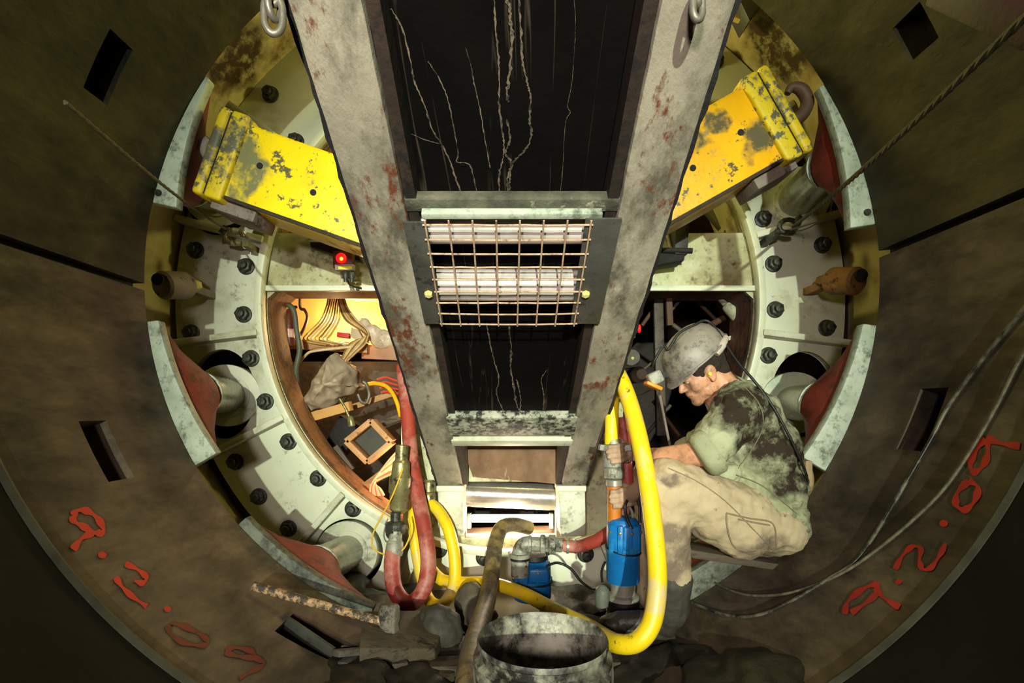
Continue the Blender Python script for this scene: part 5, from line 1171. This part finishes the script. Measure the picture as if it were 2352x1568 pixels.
# cuffs: rolled rings where the forearms leave the sleeves
for e, wv, rr_ in ((P(1624, 1040, 1.760), (P(1522, 1052, 1.85)-ELn).normalized(), .062), (P(1582, 1045, 2.19), (WRf-ELf).normalized(), .058)):
    ax = (wv+(ELn-SN).normalized()*1.2).normalized(); b = MB()
    b.lathe([(rr_*.72, .034), (rr_*1.12, .028), (rr_*1.30, .014), (rr_*1.33, -.020), (rr_*1.2, -.03), (rr_*.8, -.03)], e, ax, 28); b.build('rolled_cuff', M_shirt, shirt)
# collar
b = MB(); cc_ = P(1672, 906, 1.95); axn = (nb-HC).normalized()
b.lathe([(.066, -.020), (.073, -.022), (.082, .018), (.092, .03), (.070, .02), (.066, -.02)], cc_, axn, 32); b.build('collar', M_shirt, shirt)
# trousers
tr_p = [('b', P(1742, 1196, 1.95), (.145, .185, .125)), ('b', P(1768, 1205, 1.95), (.105, .18, .105)),
        ('c', P(1715, 1192, 1.86), P(1560, 1122, 1.80), .118, .098), ('c', P(1560, 1122, 1.80), KN, .098, .088), ('c', KN, P(1532, 1240, 1.80), .086, .078), ('c', P(1532, 1240, 1.80), P(1540, 1330, 1.82), .078, .070),
        ('c', P(1640, 1180, 1.83), P(1700, 1210, 1.85), .10, .11),
        ('c', P(1715, 1190, 2.05), KF, .115, .086), ('c', KF, AF, .084, .07)]
tro = blob('trousers', tr_p, .0075, M_trou, parent=man, dis=.024, nscale=.06, smooth=4)
bpy.context.view_layer.update()
def on(o, px):
    out = []
    for x, y in smooth_path([Vector((x, y, 0)) for x, y in px], 6)and [(q.x, q.y) for q in smooth_path([Vector((x, y, 0)) for x, y in px], 6)]:
        d = Vector(((x-CX)/F, 1, -(y-VY)/F)).normalized(); ok, loc, nn, fi = o.ray_cast(Vector((0, 0, CAMZ)), d)
        if ok: out.append(loc)
    return out
def seam(o, px, m, r=.0022, name='seam'):
    p = on(o, px)
    if len(p) > 3: b = MB(); b.ring(p, r, 6); b.build(name, m, o)
M_seam = mat('seam_thread', (120, 106, 84), None, None, bump=0, rough=.9)
seam(tro, [(1535, 1075), (1600, 1105), (1665, 1150), (1730, 1215), (1775, 1262)], M_seam)
seam(tro, [(1668, 1178), (1720, 1190), (1772, 1200), (1782, 1235), (1778, 1262), (1735, 1262), (1690, 1258), (1672, 1220), (1668, 1178)], M_seam, .003, 'pocket_edge')
seam(tro, [(1695, 1192), (1735, 1200), (1768, 1206)], M_seam, .003)
M_seam2 = mat('shirt_seam', (96, 98, 74), None, None, bump=0, rough=.9)
seam(shirt, [(1712, 890), (1745, 930), (1752, 980), (1728, 1030), (1695, 1075)], M_seam2)
seam(shirt, [(1690, 1090), (1745, 1112), (1790, 1145), (1830, 1180)], M_seam2)
# 
bk_ = MB()
blob('gaiter', [('c', P(1540, 1325, 1.82), P(1540, 1400, 1.84), .074, .064)], .006, M_gaiter, parent=man, dis=.012, nscale=.05)
blob('boot', [('c', P(1536, 1405, 1.84), P(1530, 1432, 1.84), .055, .045), ('c', P(1530, 1428, 1.84), P(1420, 1428, 1.88), .044, .038), ('b', P(1412, 1432, 1.88), (.06, .045, .038)), ('x', P(1470, 1452, 1.86), (.23, .085, .018), Matrix.Rotation(.03, 3, 'Y'))], .005, M_boot, parent=man, dis=.006, nscale=.03)
blob('boot', [('c', AF, P(1500, 1405, 2.08), .055, .045), ('c', P(1500, 1400, 2.08), P(1430, 1392, 2.12), .044, .038), ('b', P(1425, 1394, 2.12), (.05, .045, .036)), ('x', P(1462, 1410, 2.10), (.20, .085, .018))], .005, M_boot, parent=man, dis=.006, nscale=.03)
# tool pouch on the belt behind
blob('belt_pouch', [('x', P(1842, 1085, 2.0), (.03, .10, .10)), ('b', P(1846, 1100, 2.0), (.03, .05, .07))], .006, mat('tan_pouch', (150, 128, 96), (120, 100, 74), None, 9), parent=man)
# board he sits on
b = MB(); b.prism([P(1585, 1262, 1.90), P(1820, 1300, 1.90), P(1826, 1316, 1.90), P(1590, 1282, 1.90)], (0, .16, 0))
tag(b.build('seat_board', M_woodd, bevel=.004), 'dark muddy board under the seated worker', 'board')
